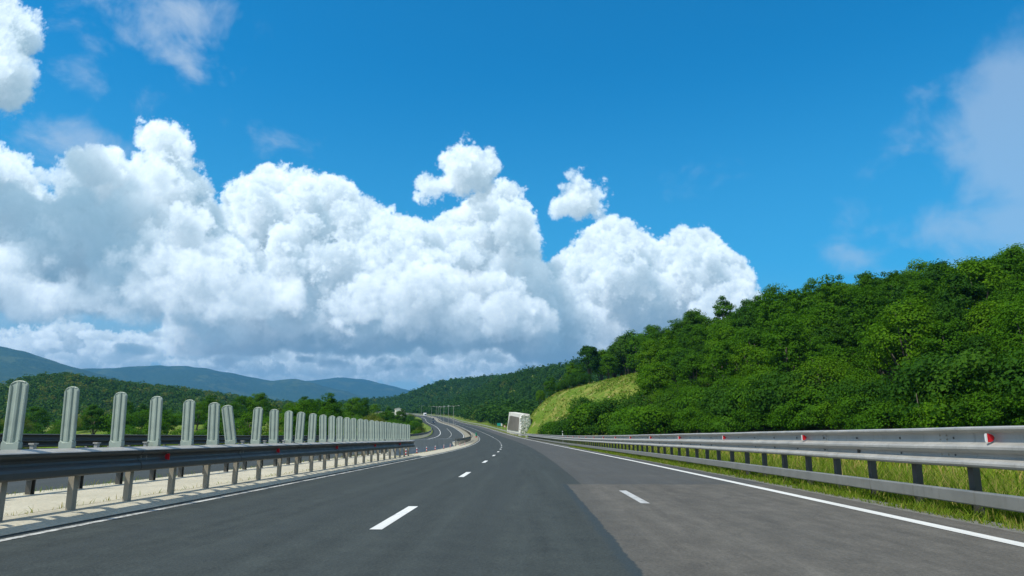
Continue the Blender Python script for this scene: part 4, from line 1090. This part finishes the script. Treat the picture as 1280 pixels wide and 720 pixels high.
# left: wooded hill across the valley
fL = ridge_profile([(-300, 474), (-100, 478), (0, 484), (35, 477), (85, 472), (150, 476), (220, 481), (300, 490), (350, 494), (400, 499), (440, 495), (480, 499), (520, 508), (560, 530)], 1150)
def z_left(x, y):
    u = x / y; b = sms(330, 1150, np.hypot(x, y * 1.0) + vnoise(x, y, 1 / 160., 5) * 120)
    top = fL(u) - 24
    z = -14 + (top + 14) * b + vnoise(x, y, 1 / 110., 7) * 9 * b
    return np.where(y > 1150, z - (y - 1150) * .15, z)
hill_mesh('hill', 300, 1500, -1500, -80, 150, 170, z_left, M['verge'])
def forest(name, x, y, z, kinds, smin, smax, seed, label, matname, yellow=0.0):
    """crowns so far off that they read as one wood: one object"""
    rg = np.random.default_rng(seed); Vs, mi = [], []
    which = rg.integers(0, len(kinds), len(x))
    for k, KV in enumerate(kinds):
        sel = np.nonzero(which == k)[0]
        if not len(sel): continue
        a = rg.uniform(0, 6.28, len(sel)); s_ = rg.uniform(smin, smax, len(sel)); c, n_ = np.cos(a), np.sin(a)
        v = np.repeat(KV[None], len(sel), 0)
        w = np.stack([v[..., 0] * c[:, None] - v[..., 1] * n_[:, None], v[..., 0] * n_[:, None] + v[..., 1] * c[:, None], v[..., 2] * rg.uniform(.85, 1.25, len(sel))[:, None]], -1) * s_[:, None, None]
        Vs.append((w + np.stack([x[sel], y[sel], z[sel]], -1)[:, None]).reshape(-1, 3))
        mi.append(np.repeat((rg.random(len(sel)) < yellow).astype(int), KV.shape[0] // 4))
    V = np.concatenate(Vs)
    return link(name, mesh_np(name, V, np.arange(len(V)).reshape(-1, 4), [M[matname], M['leaf_yellow']], midx=np.concatenate(mi)), label=label, cat='forest', kind='stuff')
def far_kind(seed, w, h, n, size):
    (V, F), C = crown_leaves(seed, w, h, 22, n, size, bottom=0.3, fill=.05); return V
FARK = [far_kind(300 + i, 7.5, 8.5 + i, 190, .62) for i in range(4)]
FARC = [far_kind(320 + i, 8.0, 9.0, 120, .85) for i in range(3)]
rgc = np.random.default_rng(31)
x = rgc.uniform(-420, 330, 16000); y = rgc.uniform(350, 1080, 16000); s_, t_ = st_of(x, y)
keep = (t_ > 15) & (x / y < .22); z = z_centre(x, y)
keep &= rgc.random(16000) < np.clip(520 / y, .3, 1)
forest('hillside_forest', x[keep], y[keep], z[keep] - .8, FARK, .75, 1.25, 41, 'dense dark forest covering the hill behind the bend of the road', 'leaf_far', .012)
x = rgc.uniform(-1300, -60, 34000); y = rgc.uniform(330, 1300, 34000); u = x / y
keep = (u > -.86) & (u < -.125) & (np.hypot(x, y) > 340); s_, t_ = st_of(x, y); keep &= t_ < -70
keep &= rgc.random(34000) < np.clip(760 / np.hypot(x, y), .35, 1); z = z_left(x, y)
keep &= ~((vnoise(x, y, 1 / 70., 9) > .16) & (rgc.random(34000) < .75))
z = np.maximum(z, ground_z(s_, t_, x, y) + np.interp(s_, SS, _z)) ; forest('hillside_forest', x[keep], y[keep], z[keep] - .8, FARC, .55, .95, 43, 'mixed green forest on the low hill across the valley at left', 'leaf_far', .16)

# low wooded ridge behind the far end of the road
fR = ridge_profile([(380, 520), (420, 503), (450, 499), (480, 496), (500, 491), (520, 484), (545, 477), (575, 473), (600, 470), (640, 467), (700, 470), (780, 480)], 1550)
def z_back(x, y):
    b = sms(1000, 1550, y + vnoise(x, y, 1 / 150., 13) * 160); q = 10 + (fR(x / y) - 22) * b + vnoise(x, y, 1 / 120., 14) * 9 * b
    return np.where(y > 1550, q - (y - 1550) * .15, q)
hill_mesh('hill', 1000, 1800, -900, 250, 70, 120, z_back, M['verge'])
x = rgc.uniform(-760, 160, 12000); y = rgc.uniform(1030, 1640, 12000); z = z_back(x, y); u = x / y
keep = (u > -.36) & (u < .06)
forest('hillside_forest', x[keep], y[keep], z[keep] - .8, FARC, .7, 1.25, 47, 'far wooded ridge closing the view behind the end of the road', 'leaf_far', .03)

# far mountains
def mountain(name, prof, dist, depth, x0, x1, n, m, rough_, seed):
    f = ridge_profile(prof, dist)
    def z(x, y):
        u = x / y; b = sms(dist - depth, dist, y + vnoise(x, y, 1 / (depth * .5), seed) * depth * .35)
        q = -20 + (f(u) + 20) * b
        q += (vnoise(x, y, 2.2 / 1800., seed + 1) * rough_ + vnoise(x, y, 1 / 300., seed + 2) * rough_ * .55 + vnoise(x, y, 1 / 100., seed + 3) * rough_ * .25) * b
        return np.where(y > dist, q - (y - dist) * .3, q)
    return hill_mesh(name, dist - depth, dist + 400, x0, x1, n, m, z, M['mountain'])
def mountain_mat():
    m, nt, b = mat('distant_forest', .95, 0, .1); co = new(nt, 'ShaderNodeNewGeometry').outputs['Position']
    f = noise(nt, co, .035, 6, .7); g = noise(nt, co, .004, 5, .6)
    col = mix(nt, f.lin(.35, .65), (.012, .035, .010), (.045, .085, .022))
    col = mix(nt, g.step(.54, .64) * .45, col, (.10, .13, .035))
    nt.links.new(col, b.inputs['Base Color']); bump(nt, b, f, 1.0, 12.0); return m
M['mountain'] = mountain_mat()
mountain('mountains', [(-400, 440), (-100, 430), (0, 435), (30, 441), (60, 451), (85, 459), (110, 466), (140, 473), (180, 485), (230, 500), (300, 530)], 6000, 2600, -6800, -1800, 110, 170, 50, 11)
mountain('mountains', [(-200, 470), (40, 470), (110, 463), (150, 460), (190, 458), (230, 457), (262, 460), (290, 465), (310, 471), (340, 474), (370, 473), (395, 477), (420, 485), (470, 500), (560, 520)], 8400, 2600, -8400, -600, 100, 200, 60, 17)
mountain('mountains', [(240, 500), (300, 488), (350, 482), (390, 478), (410, 474), (430, 471.5), (450, 474), (470, 479), (490, 484), (520, 490), (560, 496), (640, 510)], 11000, 2600, -6400, 800, 90, 170, 60, 23)
# ------------------------------------------------------------------ grass of the right verge and tall weeds behind the rail
def blades(name, n, s0, s1, t0, t1, hmin, hmax, width, seed, mats, dryfrac, label, power=1.6, patch=None):
    rg = np.random.default_rng(seed)
    s = s0 + (s1 - s0) * rg.random(n) ** power; t = rg.uniform(t0, t1, n)
    if patch:
        q = P(s, t); k = vnoise(q[:, 0], q[:, 1], patch, seed) + .35 * vnoise(q[:, 0], q[:, 1], patch * 4, seed + 1) > rg.uniform(-.42, .02, n); s, t = s[k], t[k]; n = len(s)
    B = P(s, t); B[:, 2] = np.interp(s, SS, _z) + np.where(t < -6, .03, ground_z(s, t, B[:, 0], B[:, 1])) - .02
    h = rg.uniform(hmin, hmax, n) * (.6 + .8 * rg.random(n)); a = rg.uniform(0, 6.28, n); bend = rg.uniform(.1, .75, n) * h
    w = width * rg.uniform(.6, 1.4, n) * (1 + s / 40.)
    dx, dy = np.cos(a), np.sin(a); b2 = a + rg.normal(0, .9, n)
    side = np.stack([-dy, dx, 0 * a], -1) * w[:, None]
    mid = B + np.stack([np.cos(b2) * bend * .3, np.sin(b2) * bend * .3, h * .6], -1); tip = B + np.stack([np.cos(b2) * bend, np.sin(b2) * bend, h], -1)
    V = np.stack([B - side, B + side, mid + side * .7, mid - side * .7, tip + side * .12, tip - side * .12], 1).reshape(-1, 3)
    i = np.arange(n)[:, None] * 6
    F = np.concatenate([i + np.array([0, 1, 2, 3]), i + np.array([3, 2, 4, 5])], 1).reshape(-1, 4)
    mi = np.repeat((rg.random(n) < dryfrac).astype(int), 2)
    return link(name, mesh_np(name, V, F, mats, midx=mi), label=label, cat='grass', kind='stuff')
gm = [M['grass'], M['straw']]
blades('verge_grass', 130000, 6.0, 85, 5.88, 7.2, .06, .20, .0075, 3, gm, .15, 'short patchy grass between the right edge line and the guard rail', 1.7, 1.1)
blades('tall_grass', 70000, 6.5, 80, 6.9, 11.5, .22, .52, .008, 4, gm, .30, 'tall green and straw-coloured grass behind the right guard rail', 1.6, .55)
blades('tall_grass', 60000, 12, 150, 9.5, 30, .25, .6, .02, 5, gm, .35, 'rough grass on the strip between the right rail and the wood', 1.2, .3)
# rough tussocks on the cut slope
def tussocks(n, seed):
    rg = np.random.default_rng(seed); x = rg.uniform(-6, 52, n); y = rg.uniform(150, 262, n)
    k = (side_of(x, y, FOOT) > .5) & (vnoise(x, y, .11, seed) + .4 * vnoise(x, y, .4, 2) > rg.uniform(-.45, .1, n)); x, y = x[k], y[k]
    z = ground_at(x, y); n = len(x); h = rg.uniform(.25, .65, n)
    C = np.stack([x, y, z + h * .35], -1); C = np.repeat(C, 3, 0) + rg.normal(0, .22, (3 * n, 3)) * np.array([1, 1, .5])
    V, F = quads(C, rg.normal(size=C.shape) + np.array([-.3, -.6, .5]), np.repeat(h * .42, 3), rg)
    mi = np.repeat((rg.random(n) < .25).astype(int), 3)
    link('slope_grass', mesh_np('slope_grass', V, F, gm, midx=mi), label='rough yellow-green grass and weeds covering the cut slope', cat='grass', kind='stuff')
tussocks(16000, 6)
blades('median_weeds', 1500, 7, 60, -7.15, -6.85, .03, .13, .005, 8, gm, .5, 'small weeds growing in the joint of the sandy median strip', 1.5, .7)
blades('median_weeds', 1800, 7, 60, -9.75, -9.3, .04, .16, .005, 9, gm, .5, 'dry weeds along the foot of the opposite median guard rail', 1.5, .7)
# ------------------------------------------------------------------ the air between here and the mountains
def haze():
    m = bpy.data.materials.new('air'); m.use_nodes = True; nt = m.node_tree; nt.nodes.clear()
    out = new(nt, 'ShaderNodeOutputMaterial'); v = new(nt, 'ShaderNodeVolumePrincipled')
    v.inputs['Color'].default_value = (.15, .52, 1.0, 1); v.inputs['Density'].default_value = HAZE; v.inputs['Anisotropy'].default_value = .2
    nt.links.new(v.outputs[0], out.inputs['Volume'])
    MB().box((0, 0, 520), (25000, 25000, 1106)).build('haze', m, kind='stuff', label='thin blue summer haze in front of the distant mountains', cat='haze')
HAZE = 7.5e-5
haze()
